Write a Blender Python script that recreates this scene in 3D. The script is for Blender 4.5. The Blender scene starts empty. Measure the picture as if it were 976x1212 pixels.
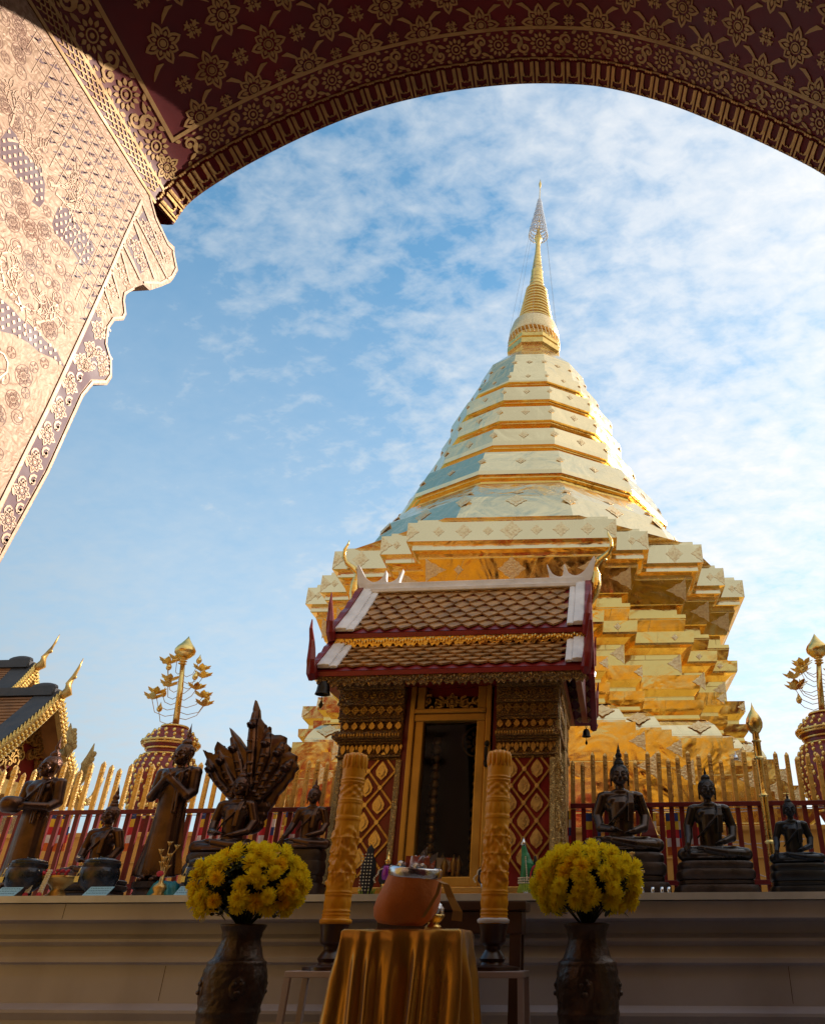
import bpy, bmesh, math, random
from math import sin, cos, pi, radians, sqrt, atan2
from mathutils import Vector, Matrix, noise as mnoise
R_ = random.Random(7)
scn = bpy.context.scene
col = scn.collection
# ------------------------------------------------------------ camera
PIT, YAW, CH, FPX = radians(30.1), radians(4.5), 1.0, 903.0
cd = bpy.data.cameras.new('camera'); cam = bpy.data.objects.new('camera', cd); col.objects.link(cam)
cam.location = (0, 0, CH); cam.rotation_euler = (radians(90)+PIT, 0, YAW)
cd.sensor_fit = 'VERTICAL'; cd.sensor_height = 36; cd.sensor_width = 36*976/1212
cd.lens = FPX/1212*36; cd.shift_x = -(655-488)/1212; cd.clip_start = .02; cd.clip_end = 5000
scn.camera = cam
# ------------------------------------------------------------ light
EL, AZ = radians(30), radians(56)
SUN = Vector((sin(AZ)*cos(EL), cos(AZ)*cos(EL), sin(EL)))
w = bpy.data.worlds.new('World'); scn.world = w; w.use_nodes = True
nt = w.node_tree; nt.nodes.clear()
def N(tree, typ, **k):
    n = tree.nodes.new(typ)
    for a, b in k.items(): setattr(n, a, b)
    return n
def math_n(tree, op, a, b=None, c=None, clamp=False):
    n = N(tree, 'ShaderNodeMath', operation=op, use_clamp=clamp)
    for i, v in enumerate((a, b, c)):
        if v is None: continue
        if isinstance(v, (int, float)): n.inputs[i].default_value = v
        else: tree.links.new(v, n.inputs[i])
    return n.outputs[0]
def ramp(tree, fac, stops, interp='LINEAR'):
    n = N(tree, 'ShaderNodeValToRGB'); n.color_ramp.interpolation = interp
    e = n.color_ramp.elements
    while len(e) < len(stops): e.new(.5)
    for i, (p, c) in enumerate(stops):
        e[i].position = p; e[i].color = (c, c, c, 1) if isinstance(c, (int, float)) else (*c, 1)
    tree.links.new(fac, n.inputs[0]); return n.outputs[0]
def mixc(tree, f, a, b, typ='MIX'):
    n = N(tree, 'ShaderNodeMix', data_type='RGBA', blend_type=typ)
    for i, v in ((0, f), (6, a), (7, b)):
        if isinstance(v, (int, float)): n.inputs[i].default_value = v
        elif isinstance(v, tuple): n.inputs[i].default_value = (*v, 1)
        else: tree.links.new(v, n.inputs[i])
    return n.outputs[2]
sky = N(nt, 'ShaderNodeTexSky'); sky.sky_type = 'NISHITA'; sky.sun_disc = False
sky.sun_elevation = EL; sky.sun_rotation = AZ; sky.altitude = 1000; sky.air_density = 1.0; sky.dust_density = .6; sky.ozone_density = 2.2
tc = N(nt, 'ShaderNodeTexCoord'); sp = N(nt, 'ShaderNodeSeparateXYZ'); nt.links.new(tc.outputs['Generated'], sp.inputs[0])
zz = math_n(nt, 'ADD', math_n(nt, 'MAXIMUM', sp.outputs[2], 0.0), .22)
cb = N(nt, 'ShaderNodeCombineXYZ')
nt.links.new(math_n(nt, 'DIVIDE', sp.outputs[0], zz), cb.inputs[0]); nt.links.new(math_n(nt, 'DIVIDE', sp.outputs[1], zz), cb.inputs[1])
def wnoise(sc, det, rough, dist=0., off=(0, 0, 0), stretch=(1, 1, 1)):
    mp = N(nt, 'ShaderNodeMapping'); mp.inputs['Location'].default_value = off; mp.inputs['Scale'].default_value = stretch
    mp.inputs['Rotation'].default_value = (0, 0, .5)
    nt.links.new(cb.outputs[0], mp.inputs[0])
    n = N(nt, 'ShaderNodeTexNoise'); n.inputs['Scale'].default_value = sc; n.inputs['Detail'].default_value = det
    n.inputs['Roughness'].default_value = rough; n.inputs['Distortion'].default_value = dist
    nt.links.new(mp.outputs[0], n.inputs['Vector']); return n.outputs[0]
big = wnoise(.9, 5, .55, .6, (3.1, 1.7, 0), (1, 1.5, 1))
mot = wnoise(19, 4, .62, .2, (.3, .2, 0), (1, 1.35, 1))
mot2 = wnoise(4.6, 5, .62, .4, (5.3, .2, 0), (1, 1.5, 1))
# clouds gather to the right (towards the sun): azimuth term; unseen clouds added behind the camera whiten the gold
side = math_n(nt, 'ADD', math_n(nt, 'MULTIPLY', sp.outputs[0], .72), math_n(nt, 'MULTIPLY', math_n(nt, 'MAXIMUM', math_n(nt, 'MULTIPLY', sp.outputs[1], -1), 0.), 2.2))
lowr = math_n(nt, 'MULTIPLY', sp.outputs[2], -.40)
base = math_n(nt, 'ADD', math_n(nt, 'ADD', math_n(nt, 'MULTIPLY', big, .75), side), lowr)
sm = math_n(nt, 'ADD', math_n(nt, 'MULTIPLY', mot, .95), math_n(nt, 'MULTIPLY', mot2, .75))
cf = math_n(nt, 'ADD', base, math_n(nt, 'SUBTRACT', sm, .58))
cfac = ramp(nt, cf, [(-.1, .08), (.14, .30), (.44, .68), (.80, .97)])
cfac = math_n(nt, 'MAXIMUM', cfac, math_n(nt, 'MULTIPLY', math_n(nt, 'ADD', math_n(nt, 'MULTIPLY', sm, .55), .50), ramp(nt, sp.outputs[2], [(.0, .95), (.25, .84), (.5, .42), (.8, 0.)])))
cfac = math_n(nt, 'MINIMUM', cfac, 1.)
dn = N(nt, 'ShaderNodeVectorMath', operation='DOT_PRODUCT'); nt.links.new(tc.outputs['Generated'], dn.inputs[0]); dn.inputs[1].default_value = SUN
glow = ramp(nt, dn.outputs['Value'], [(-.2, (2.9, 3.15, 3.3)), (.2, (3.6, 4.0, 4.3)), (.5, (4.3, 4.55, 4.7)), (.72, (5.3, 5.35, 5.4)), (.95, (5.9, 5.8, 5.6))])
skc = mixc(nt, 1., sky.outputs[0], (.74, 1.42, 1.38), 'MULTIPLY')
cc = mixc(nt, cfac, skc, glow)
bg = N(nt, 'ShaderNodeBackground'); bg.inputs[1].default_value = .15; nt.links.new(cc, bg.inputs[0])
out = N(nt, 'ShaderNodeOutputWorld'); nt.links.new(bg.outputs[0], out.inputs[0])
sl = bpy.data.lights.new('sun', 'SUN'); sl.energy = 3.7; sl.angle = radians(.5); sl.color = (1, .87, .75)
so = bpy.data.objects.new('sun', sl); col.objects.link(so); so.rotation_euler = SUN.to_track_quat('Z', 'Y').to_euler()
scn.view_settings.view_transform = 'Standard'; scn.view_settings.look = 'None'; scn.view_settings.gamma = 1
scn.view_settings.exposure = 0.32; scn.view_settings.use_curve_mapping = False
scn.cycles.max_bounces = 8; scn.cycles.glossy_bounces = 5; scn.cycles.diffuse_bounces = 4
# ------------------------------------------------------------ helpers
_r = Vector((cos(YAW), sin(YAW), 0)); _fh = Vector((-sin(YAW), cos(YAW), 0))
_fw = _fh*cos(PIT)+Vector((0, 0, sin(PIT))); _up = -_fh*sin(PIT)+Vector((0, 0, cos(PIT))); _C = Vector((0, 0, CH))
def _ray(px, py): return _fw+_r*((px-655)/FPX)+_up*((606-py)/FPX)
def P(px, py, Y): d = _ray(px, py); return _C+d*(Y/d.y)
def PX(px, py, X): d = _ray(px, py); return _C+d*(X/d.x)

def mat(name, base, rough=.5, metal=0., var=0., vscale=4., bump=0., bscale=20., bdetail=4, kind='noise', c2=None, c2lo=.45, c2hi=.55, sss=0., sheen=0., spec=None, coat=0., stretch=None, vdet=5):
    m = bpy.data.materials.new(name); m.use_nodes = True; t = m.node_tree; b = t.nodes['Principled BSDF']
    b.inputs['Roughness'].default_value = rough; b.inputs['Metallic'].default_value = metal
    b.inputs['Base Color'].default_value = (*base, 1)
    if spec is not None: b.inputs['Specular IOR Level'].default_value = spec
    if coat: b.inputs['Coat Weight'].default_value = coat; b.inputs['Coat Roughness'].default_value = .15
    if sss: b.inputs['Subsurface Weight'].default_value = sss; b.inputs['Subsurface Radius'].default_value = (.02, .008, .003)
    if sheen: b.inputs['Sheen Weight'].default_value = sheen
    c = N(t, 'ShaderNodeTexCoord'); vec = c.outputs['Object']
    if stretch:
        mp = N(t, 'ShaderNodeMapping'); mp.inputs['Scale'].default_value = stretch; t.links.new(vec, mp.inputs[0]); vec = mp.outputs[0]
    if var or c2:
        n = N(t, 'ShaderNodeTexNoise'); n.inputs['Scale'].default_value = vscale; n.inputs['Detail'].default_value = vdet; t.links.new(vec, n.inputs['Vector'])
        if c2: cl = mixc(t, ramp(t, n.outputs[0], [(c2lo, 0.), (c2hi, 1.)]), tuple(base), tuple(c2))
        else:
            lo = tuple(x*(1-var) for x in base); hi = tuple(min(1, x*(1+var)) for x in base)
            cl = ramp(t, n.outputs[0], [(.3, lo), (.7, hi)])
        t.links.new(cl, b.inputs['Base Color'])
        rr = ramp(t, n.outputs[0], [(.3, max(0, rough-.08)), (.7, min(1, rough+.1))]); t.links.new(rr, b.inputs['Roughness'])
    if bump:
        if kind == 'noise':
            n2 = N(t, 'ShaderNodeTexNoise'); n2.inputs['Scale'].default_value = bscale; n2.inputs['Detail'].default_value = bdetail
            h = n2.outputs[0]
        else:
            n2 = N(t, 'ShaderNodeTexVoronoi', feature='SMOOTH_F1' if kind == 'voro' else 'DISTANCE_TO_EDGE'); n2.inputs['Scale'].default_value = bscale; h = n2.outputs['Distance']
        t.links.new(vec, n2.inputs['Vector'])
        bp = N(t, 'ShaderNodeBump'); bp.inputs['Strength'].default_value = 1; bp.inputs['Distance'].default_value = bump
        t.links.new(h, bp.inputs['Height']); t.links.new(bp.outputs[0], b.inputs['Normal'])
    return m
def carved(name, dark, light, metal=.75, rough=.35, scale=26., dist=.012, lo=.06, hi=.22):
    """gilded carving over a dark ground: distorted voronoi scrollwork, the raised lines gilded, real bump"""
    m = bpy.data.materials.new(name); m.use_nodes = True; t = m.node_tree; b = t.nodes['Principled BSDF']
    c = N(t, 'ShaderNodeTexCoord'); n = N(t, 'ShaderNodeTexNoise'); n.inputs['Scale'].default_value = scale*.35; n.inputs['Detail'].default_value = 2
    t.links.new(c.outputs['Object'], n.inputs['Vector'])
    ad = N(t, 'ShaderNodeVectorMath', operation='MULTIPLY_ADD'); t.links.new(n.outputs[1], ad.inputs[0]); ad.inputs[1].default_value = (.09,)*3
    t.links.new(c.outputs['Object'], ad.inputs[2])
    v = N(t, 'ShaderNodeTexVoronoi', feature='DISTANCE_TO_EDGE'); v.inputs['Scale'].default_value = scale; t.links.new(ad.outputs[0], v.inputs['Vector'])
    v2 = N(t, 'ShaderNodeTexVoronoi', feature='SMOOTH_F1'); v2.inputs['Scale'].default_value = scale*2.1; t.links.new(ad.outputs[0], v2.inputs['Vector'])
    h = math_n(t, 'ADD', ramp(t, v.outputs[0], [(.0, .0), (.25, 1.)]), math_n(t, 'MULTIPLY', v2.outputs[0], -.7))
    f = ramp(t, v.outputs[0], [(lo, 0.), (hi, 1.)])
    t.links.new(mixc(t, f, tuple(dark), tuple(light)), b.inputs['Base Color'])
    t.links.new(math_n(t, 'MULTIPLY', f, metal), b.inputs['Metallic']); b.inputs['Roughness'].default_value = rough
    bp = N(t, 'ShaderNodeBump'); bp.inputs['Strength'].default_value = 1; bp.inputs['Distance'].default_value = dist
    t.links.new(h, bp.inputs['Height']); t.links.new(bp.outputs[0], b.inputs['Normal']); return m

def gold_sheet(name, base=(1, .80, .46), rough=.17):
    m = bpy.data.materials.new(name); m.use_nodes = True; t = m.node_tree; b = t.nodes['Principled BSDF']
    b.inputs['Metallic'].default_value = 1; c = N(t, 'ShaderNodeTexCoord'); o = c.outputs['Object']
    n = N(t, 'ShaderNodeTexNoise'); n.inputs['Scale'].default_value = .8; n.inputs['Detail'].default_value = 5; t.links.new(o, n.inputs['Vector'])
    t.links.new(ramp(t, n.outputs[0], [(.3, tuple(x*.9 for x in base)), (.7, base)]), b.inputs['Base Color'])
    n1 = N(t, 'ShaderNodeTexNoise'); n1.inputs['Scale'].default_value = 9; n1.inputs['Detail'].default_value = 6; t.links.new(o, n1.inputs['Vector'])
    t.links.new(ramp(t, n1.outputs[0], [(.3, rough-.07), (.72, rough+.13)]), b.inputs['Roughness'])
    n2 = N(t, 'ShaderNodeTexNoise'); n2.inputs['Scale'].default_value = 1.5; n2.inputs['Detail'].default_value = 2.5; n2.inputs['Distortion'].default_value = 1.2; t.links.new(o, n2.inputs['Vector'])
    n3 = N(t, 'ShaderNodeTexNoise'); n3.inputs['Scale'].default_value = 7; n3.inputs['Detail'].default_value = 2; t.links.new(o, n3.inputs['Vector'])
    br = N(t, 'ShaderNodeTexBrick'); br.inputs['Scale'].default_value = 1; br.inputs['Mortar Size'].default_value = .006; br.inputs['Mortar Smooth'].default_value = 1
    br.inputs['Brick Width'].default_value = 1.1; br.inputs['Row Height'].default_value = .62; br.inputs['Color1'].default_value = (1, 1, 1, 1); br.inputs['Color2'].default_value = (1, 1, 1, 1); br.inputs['Mortar'].default_value = (0, 0, 0, 1)
    s = N(t, 'ShaderNodeSeparateXYZ'); t.links.new(o, s.inputs[0]); cm = N(t, 'ShaderNodeCombineXYZ')
    t.links.new(math_n(t, 'ADD', s.outputs[0], s.outputs[1]), cm.inputs[0]); t.links.new(s.outputs[2], cm.inputs[1]); t.links.new(cm.outputs[0], br.inputs['Vector'])
    h = math_n(t, 'ADD', math_n(t, 'MULTIPLY', n2.outputs[0], 1.0), math_n(t, 'MULTIPLY', n3.outputs[0], .07))
    h = math_n(t, 'ADD', h, math_n(t, 'MULTIPLY', br.outputs['Color'], .05))
    bp = N(t, 'ShaderNodeBump'); bp.inputs['Strength'].default_value = 1; bp.inputs['Distance'].default_value = .030
    t.links.new(h, bp.inputs['Height']); t.links.new(bp.outputs[0], b.inputs['Normal']); return m

M = {}
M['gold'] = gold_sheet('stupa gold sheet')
M['goldreflect'] = gold_sheet('stupa gold with mirrored gold tint', (1, .64, .17), .18)  # deeper copy of the sheet, mirrored gold put into its colour
M['goldlow'] = gold_sheet('stupa lower gold with reflection tint', (1, .69, .22), .16)  # more saturated copy, the orange it would mirror put into its colour
M['filigree'] = mat('repousse rose gold', (.95, .73, .40), .42, .95, .2, 30, .006, 46, kind='voro', c2=(.82, .58, .30), c2lo=.45, c2hi=.62)
M['goldr'] = mat('bright gilt', (.95, .62, .20), .25, 1, .15, 12, .004, 30)
M['goldaged'] = mat('aged gilt', (.66, .41, .13), .38, .85, .3, 14, .003, 70, c2=(.38, .19, .06), c2lo=.55, c2hi=.8)
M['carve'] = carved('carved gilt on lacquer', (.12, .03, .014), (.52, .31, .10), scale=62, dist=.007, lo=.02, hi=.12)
M['carvelit'] = carved('carved gilt lit copy', (.30, .12, .03), (.85, .58, .22), scale=70, dist=.007, rough=.32, lo=.01, hi=.08)  # lighter copy of the carved gilt, sunlight put into its colour
M['picketgold'] = mat('embossed gilt picket', (.90, .60, .24), .32, .85, .2, 20, .003, 90)
M['red'] = mat('dark red lacquer', (.23, .014, .014), .35, 0, .2, 6, .002, 8)
M['maroon'] = mat('maroon stencil ground', (.19, .007, .009), .5, 0, .3, 3, .001, 10)
M['redpaint'] = mat('red fence paint', (.15, .007, .012), .42, 0, .25, 7, .001, 30)
M['stencil'] = mat('gold stencil paint', (.68, .42, .15), .52, .15, 0, 6, .0006, 60, c2=(.40, .20, .06), c2lo=.52, c2hi=.78, vdet=8)
M['white'] = mat('white plaster', (.72, .68, .66), .6, 0, .09, 2.2, .004, 7)
M['whitetrim'] = mat('white roof mortar', (.84, .82, .82), .65, 0, .14, 7, .006, 12)
M['ledge'] = mat('painted ledge plaster', (.45, .43, .52), .5, 0, 0, 2.2, .003, 9, c2=(.30, .27, .32), c2lo=.42, c2hi=.78, stretch=(1, 1, .45), vdet=9)
M['ledgetop'] = mat('grey marble coping', (.60, .60, .62), .35, 0, .2, 5, .001, 12)
M['tile'] = mat('terracotta tile', (.42, .22, .07), .55, 0, .38, 13, .003, 30, vdet=2)
M['tilefar'] = mat('terracotta tile far', (.34, .15, .05), .55, 0, .3, 3, .01, 8)
M['darkroof'] = mat('dark ridge mortar', (.055, .05, .05), .6, 0, .3, 5, .01, 10)
M['bronze'] = mat('brown bronze', (.115, .060, .040), .32, .8, .3, 9, .0012, 30, c2=(.06, .032, .024), c2lo=.46, c2hi=.66, vdet=7)
M['bronzedk'] = mat('black bronze', (.045, .035, .032), .30, .65, .3, 9, .0012, 30)
M['curls'] = mat('bronze hair curls', (.13, .065, .045), .4, .75, 0, 9, .008, 62, kind='voro')
M['curlsdk'] = mat('black hair curls', (.018, .015, .015), .5, .4, 0, 9, .008, 62, kind='voro')
M['base_dk'] = mat('dark carved plinth', (.05, .032, .026), .45, .4, .35, 12, .006, 26)
M['pot'] = mat('glazed alms bowl', (.035, .04, .055), .3, .55, .4, 14, .008, 22, c2=(.12, .08, .06), c2lo=.5, c2hi=.68)
M['steel'] = mat('padlock steel', (.6, .6, .62), .25, 1, .1, 30)
M['silver'] = mat('silver ware', (.75, .77, .80), .22, .95, .1, 30, .002, 40)
M['vase'] = mat('bronze vase', (.075, .05, .038), .38, .6, .35, 9, .004, 60, c2=(.14, .08, .05), c2lo=.5, c2hi=.7)
M['yellow'] = mat('chrysanthemum petals', (.98, .70, .010), .5, 0, .2, 25)
M['yellow2'] = mat('chrysanthemum petals deep', (.96, .60, .008), .5, 0, .2, 25)
M['leaf'] = mat('chrysanthemum leaves', (.022, .040, .014), .5, 0, .3, 20)
M['wax'] = mat('orange carved wax', (.97, .40, .006), .45, 0, .14, 14, .0015, 45)
M['wood'] = mat('dark turned wood', (.055, .022, .014), .35, 0, .35, 6, .002, 20, coat=.3)
M['stool'] = mat('white painted stool', (.52, .42, .40), .45, 0, .12, 5, .001, 20)
M['satin'] = mat('gold satin', (.62, .29, .025), .27, .55, .12, 4, .004, 16, stretch=(1, 1, .25), sheen=.3)
M['robe'] = mat('rust robe cloth', (.66, .17, .012), .75, 0, .15, 8, .003, 60, sheen=.2)
M['ribbon'] = mat('ochre ribbon', (.42, .20, .03), .5, 0, .1, 12, .002, 30)
M['teal'] = mat('teal satin', (.02, .22, .26), .45, 0, .2, 9, .01, 10)
M['signblue'] = mat('pale blue sign', (.30, .52, .62), .4, 0, .06, 8)
M['signink'] = mat('sign lettering', (.08, .16, .24), .5)
M['garland'] = mat('jasmine buds', (.75, .68, .5), .6, 0, .2, 60)
M['rose'] = mat('garland roses', (.5, .03, .06), .6, 0, .3, 40)
M['grn'] = mat('green satin', (.02, .22, .09), .35, 0, .3, 20, .002, 30)
M['lime'] = mat('lime fringe', (.32, .45, .05), .6, 0, .3, 40)
M['blackc'] = mat('black felt', (.015, .013, .018), .7, 0, .3, 20)
M['purple'] = mat('purple bead', (.28, .02, .33), .25, .2, .2, 20, coat=.5)
M['blackbell'] = mat('black iron bell', (.02, .017, .016), .4, .6, .3, 20, .003, 30)
M['ochrewall'] = mat('ochre yellow wall', (.62, .30, .05), .6, 0, .16, 1.2, .004, 9)
M['floor'] = mat('courtyard paving', (.34, .27, .23), .5, 0, .2, 1.5, .003, 6)
M['facade'] = mat('gilded ochre facade', (.62, .37, .05), .5, .2, .12, .9, .01, 9)
M['cream'] = mat('cream wall', (.55, .45, .34), .7, 0, .15, .6, .004, 5)
M['fb'] = mat('flag blue', (.02, .05, .22), .7, 0, .15, 12); M['fy'] = mat('flag yellow', (.75, .5, .03), .7, 0, .15, 12)
M['fr'] = mat('flag red', (.55, .02, .03), .7, 0, .15, 12); M['fw'] = mat('flag white', (.75, .72, .74), .7, 0, .1, 12); M['fo'] = mat('flag orange', (.7, .17, .02), .7, 0, .1, 12)
M['wire'] = mat('grey wire', (.25, .25, .25), .5, .5); M['doorgilt'] = mat('gilt door frame', (.60, .34, .07), .38, .65, .2, 5, .0015, 14)
M['dark'] = mat('interior shade', (.012, .010, .010), .7)  # near-black, shade of unlit interiors put into the colour
M['plastic'] = mat('crumpled foil packets', (.7, .6, .58), .2, .3, 0, 10, .01, 26, c2=(.6, .14, .07), c2lo=.48, c2hi=.54)
M['urnred'] = mat('urn red lacquer', (.22, .018, .014), .35, 0, .2, 12)
def petal_mat(name, c):
    m = bpy.data.materials.new(name); m.use_nodes = True; t = m.node_tree; t.nodes.clear()
    d = N(t, 'ShaderNodeBsdfDiffuse'); d.inputs[0].default_value = (*c, 1); q = N(t, 'ShaderNodeBsdfTranslucent'); q.inputs[0].default_value = (min(1, c[0]*1.02), min(1, c[1]*1.04), c[2], 1)
    x = N(t, 'ShaderNodeMixShader'); x.inputs[0].default_value = .42; o = N(t, 'ShaderNodeOutputMaterial')
    t.links.new(d.outputs[0], x.inputs[1]); t.links.new(q.outputs[0], x.inputs[2]); t.links.new(x.outputs[0], o.inputs[0]); return m
M['yellow'] = petal_mat('chrysanthemum petals', (.98, .78, .03)); M['yellow2'] = petal_mat('chrysanthemum petals deep', (.97, .66, .015))
def glass():
    m = bpy.data.materials.new('cabinet glass'); m.use_nodes = True; b = m.node_tree.nodes['Principled BSDF']
    b.inputs['Transmission Weight'].default_value = 1; b.inputs['Roughness'].default_value = .02; b.inputs['IOR'].default_value = 1.2
    b.inputs['Base Color'].default_value = (.7, .7, .7, 1); return m
M['glass'] = glass()
def jamb_mat():
    m = bpy.data.materials.new('gold mural on red'); m.use_nodes = True; t = m.node_tree; b = t.nodes['Principled BSDF']
    c = N(t, 'ShaderNodeTexCoord'); n = N(t, 'ShaderNodeTexNoise'); n.inputs['Scale'].default_value = 5; n.inputs['Detail'].default_value = 3; t.links.new(c.outputs['Object'], n.inputs['Vector'])
    ad = N(t, 'ShaderNodeVectorMath', operation='MULTIPLY_ADD'); t.links.new(n.outputs[1], ad.inputs[0]); ad.inputs[1].default_value = (.22,)*3; t.links.new(c.outputs['Object'], ad.inputs[2])
    def edge(sc, lo, hi):
        v = N(t, 'ShaderNodeTexVoronoi', feature='DISTANCE_TO_EDGE'); v.inputs['Scale'].default_value = sc; t.links.new(ad.outputs[0], v.inputs['Vector'])
        return ramp(t, v.outputs[0], [(lo, 0.), (hi, 1.)]), v.outputs[0]
    e1, h1 = edge(17, .006, .03); e2, h2 = edge(44, .01, .08)
    msk = N(t, 'ShaderNodeTexNoise'); msk.inputs['Scale'].default_value = 3.3; msk.inputs['Detail'].default_value = 2; t.links.new(c.outputs['Object'], msk.inputs['Vector'])
    mk = ramp(t, msk.outputs[0], [(.44, 0.), (.56, 1.)])
    f = math_n(t, 'MULTIPLY', e1, math_n(t, 'MAXIMUM', e2, mk))
    f = math_n(t, 'MAXIMUM', f, .80)
    gl = N(t, 'ShaderNodeTexNoise'); gl.inputs['Scale'].default_value = 60; gl.inputs['Detail'].default_value = 3; t.links.new(c.outputs['Object'], gl.inputs['Vector'])
    gold = ramp(t, gl.outputs[0], [(.35, (.40, .245, .14)), (.65, (.58, .385, .25))])
    t.links.new(mixc(t, f, (.30, .12, .075), gold), b.inputs['Base Color']); b.inputs['Roughness'].default_value = .5; b.inputs['Metallic'].default_value = .15
    bp = N(t, 'ShaderNodeBump'); bp.inputs['Distance'].default_value = .0022; t.links.new(math_n(t, 'MULTIPLY', f, h2), bp.inputs['Height']); t.links.new(bp.outputs[0], b.inputs['Normal'])
    return m
M['mural'] = jamb_mat()
M['muralred'] = mat('mural red ground', (.16, .055, .075), .5, 0, .2, 8)
M['muralline'] = mat('mural drawn line', (.36, .17, .10), .55, 0, .25, 12)
M['muralgold'] = mat('mural gold leaf', (.58, .385, .255), .45, .2, .2, 20, .001, 50)

class MB:
    def __init__(s): s.v = []; s.f = []; s.m = []; s.cur = 0; s.T = Matrix()
    def pt(s, p): s.v.append(tuple(s.T @ Vector(p))); return len(s.v)-1
    def face(s, idx): s.f.append(tuple(idx)); s.m.append(s.cur)
    def poly(s, pts): s.face([s.pt(p) for p in pts])
    def box(s, x0, x1, y0, y1, z0, z1):
        i = [s.pt(p) for p in ((x0, y0, z0), (x1, y0, z0), (x1, y1, z0), (x0, y1, z0), (x0, y0, z1), (x1, y0, z1), (x1, y1, z1), (x0, y1, z1))]
        for a in ((3, 2, 1, 0), (4, 5, 6, 7), (0, 1, 5, 4), (1, 2, 6, 5), (2, 3, 7, 6), (3, 0, 4, 7)): s.face([i[k] for k in a])
    def loft(s, rings, close=True, cap=True):
        """rings: list of equal-length point lists"""
        idx = [[s.pt(p) for p in r] for r in rings]; n = len(rings[0])
        for a, b in zip(idx, idx[1:]):
            for k in range(n if close else n-1): s.face((a[k], a[(k+1) % n], b[(k+1) % n], b[k]))
        if cap and close: s.face(idx[0][::-1]); s.face(idx[-1])
    def lathe(s, prof, n=24, c=(0, 0), sq=None, cap=True, ph=0):
        """prof: (r, z); sq: disp(theta, z, r)->r"""
        rings = []
        for r, z in prof:
            ring = []
            for k in range(n):
                a = 2*pi*k/n+ph; rr = r if sq is None else sq(a, z, r)
                ring.append((c[0]+rr*cos(a), c[1]+rr*sin(a), z))
            rings.append(ring)
        s.loft(rings, cap=cap)
    def tube(s, pts, rad, n=6, flat=1.):
        pts = [Vector(p) for p in pts]; rings = []
        for i, p in enumerate(pts):
            d = (pts[min(i+1, len(pts)-1)]-pts[max(i-1, 0)]).normalized()
            u = d.cross(Vector((0, 0, 1)) if abs(d.z) < .95 else Vector((0, 1, 0))).normalized(); v = d.cross(u)
            r = rad[i] if isinstance(rad, (list, tuple)) else rad
            rings.append([p+u*(r*cos(2*pi*k/n))+v*(r*flat*sin(2*pi*k/n)) for k in range(n)])
        s.loft(rings)
    def ell(s, c, r, n=12, m=8, rot=None):
        c = Vector(c); rings = []
        for j in range(1, m):
            t = pi*j/m
            ring = [Vector((r[0]*sin(t)*cos(2*pi*k/n), r[1]*sin(t)*sin(2*pi*k/n), -r[2]*cos(t))) for k in range(n)]
            rings.append([c+(rot @ q if rot else q) for q in ring])
        s.loft(rings)
    def cap(s, a, b, ra, rb, n=18):
        a, b = Vector(a), Vector(b); d = (b-a).normalized()
        u = d.cross(Vector((0, 0, 1)) if abs(d.z) < .95 else Vector((0, 1, 0))).normalized(); v = d.cross(u); rings = []
        for c, r, ts in ((a, ra, (-80, -50, -20)), (b, rb, (20, 50, 80))):
            for t in ts:
                t = radians(t); q = c+d*(r*sin(t)); rr = r*cos(t)
                rings.append([q+u*(rr*cos(2*pi*k/n))+v*(rr*sin(2*pi*k/n)) for k in range(n)])
        s.loft(rings)
    def chain(s, pts, rs, n=18):
        for i in range(len(pts)-1): s.cap(pts[i], pts[i+1], rs[i], rs[i+1], n)
    def prism(s, pts2, f, h0, h1):
        """pts2 outline, f(a,b,h)->point"""
        a = [s.pt(f(x, y, h0)) for x, y in pts2]; b = [s.pt(f(x, y, h1)) for x, y in pts2]; n = len(a)
        s.face(a[::-1]); s.face(b)
        for k in range(n): s.face((a[k], a[(k+1) % n], b[(k+1) % n], b[k]))
    def build(s, name, mats, parent=None, smooth=False, loc=None, rot=None, autosm=None):
        me = bpy.data.meshes.new(name); me.from_pydata(s.v, [], s.f); me.update()
        for m in (mats if isinstance(mats, (list, tuple)) else [mats]): me.materials.append(m)
        if len(set(s.m)) > 1:
            me.polygons.foreach_set('material_index', s.m)
        bm = bmesh.new(); bm.from_mesh(me); bmesh.ops.recalc_face_normals(bm, faces=bm.faces); bm.to_mesh(me); bm.free()
        if smooth: me.polygons.foreach_set('use_smooth', [True]*len(me.polygons))
        if autosm is not None:
            me.polygons.foreach_set('use_smooth', [True]*len(me.polygons)); me.set_sharp_from_angle(angle=radians(autosm))
        o = bpy.data.objects.new(name, me); col.objects.link(o)
        if parent: o.parent = parent
        if loc is not None: o.location = loc
        if rot is not None: o.rotation_euler = rot
        return o
def tag(o, label, cat, group=None):
    o['label'] = label; o['category'] = cat
    if group: o['group'] = group
    return o
def thing(name, label, cat, loc=(0, 0, 0), rz=0, group=None):
    o = bpy.data.objects.new(name, None); o.empty_display_size = .1; col.objects.link(o); o.location = loc; o.rotation_euler = (0, 0, rz)
    return tag(o, label, cat, group)
def copy_tree(o, parent=None):
    c = o.copy(); col.objects.link(c); c.parent = parent
    for ch in [x for x in bpy.data.objects if x.parent == o]: copy_tree(ch, c)
    return c
def remesh(o, vox, sm=2):
    r = o.modifiers.new('r', 'REMESH'); r.mode = 'VOXEL'; r.voxel_size = vox; r.use_smooth_shade = True
    if sm > 0: q = o.modifiers.new('s', 'SMOOTH'); q.factor = .5; q.iterations = sm+2
def bevel(o, wd=.005, seg=2):
    b = o.modifiers.new('b', 'BEVEL'); b.width = wd; b.segments = seg; b.limit_method = 'ANGLE'; b.angle_limit = radians(35)

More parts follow.
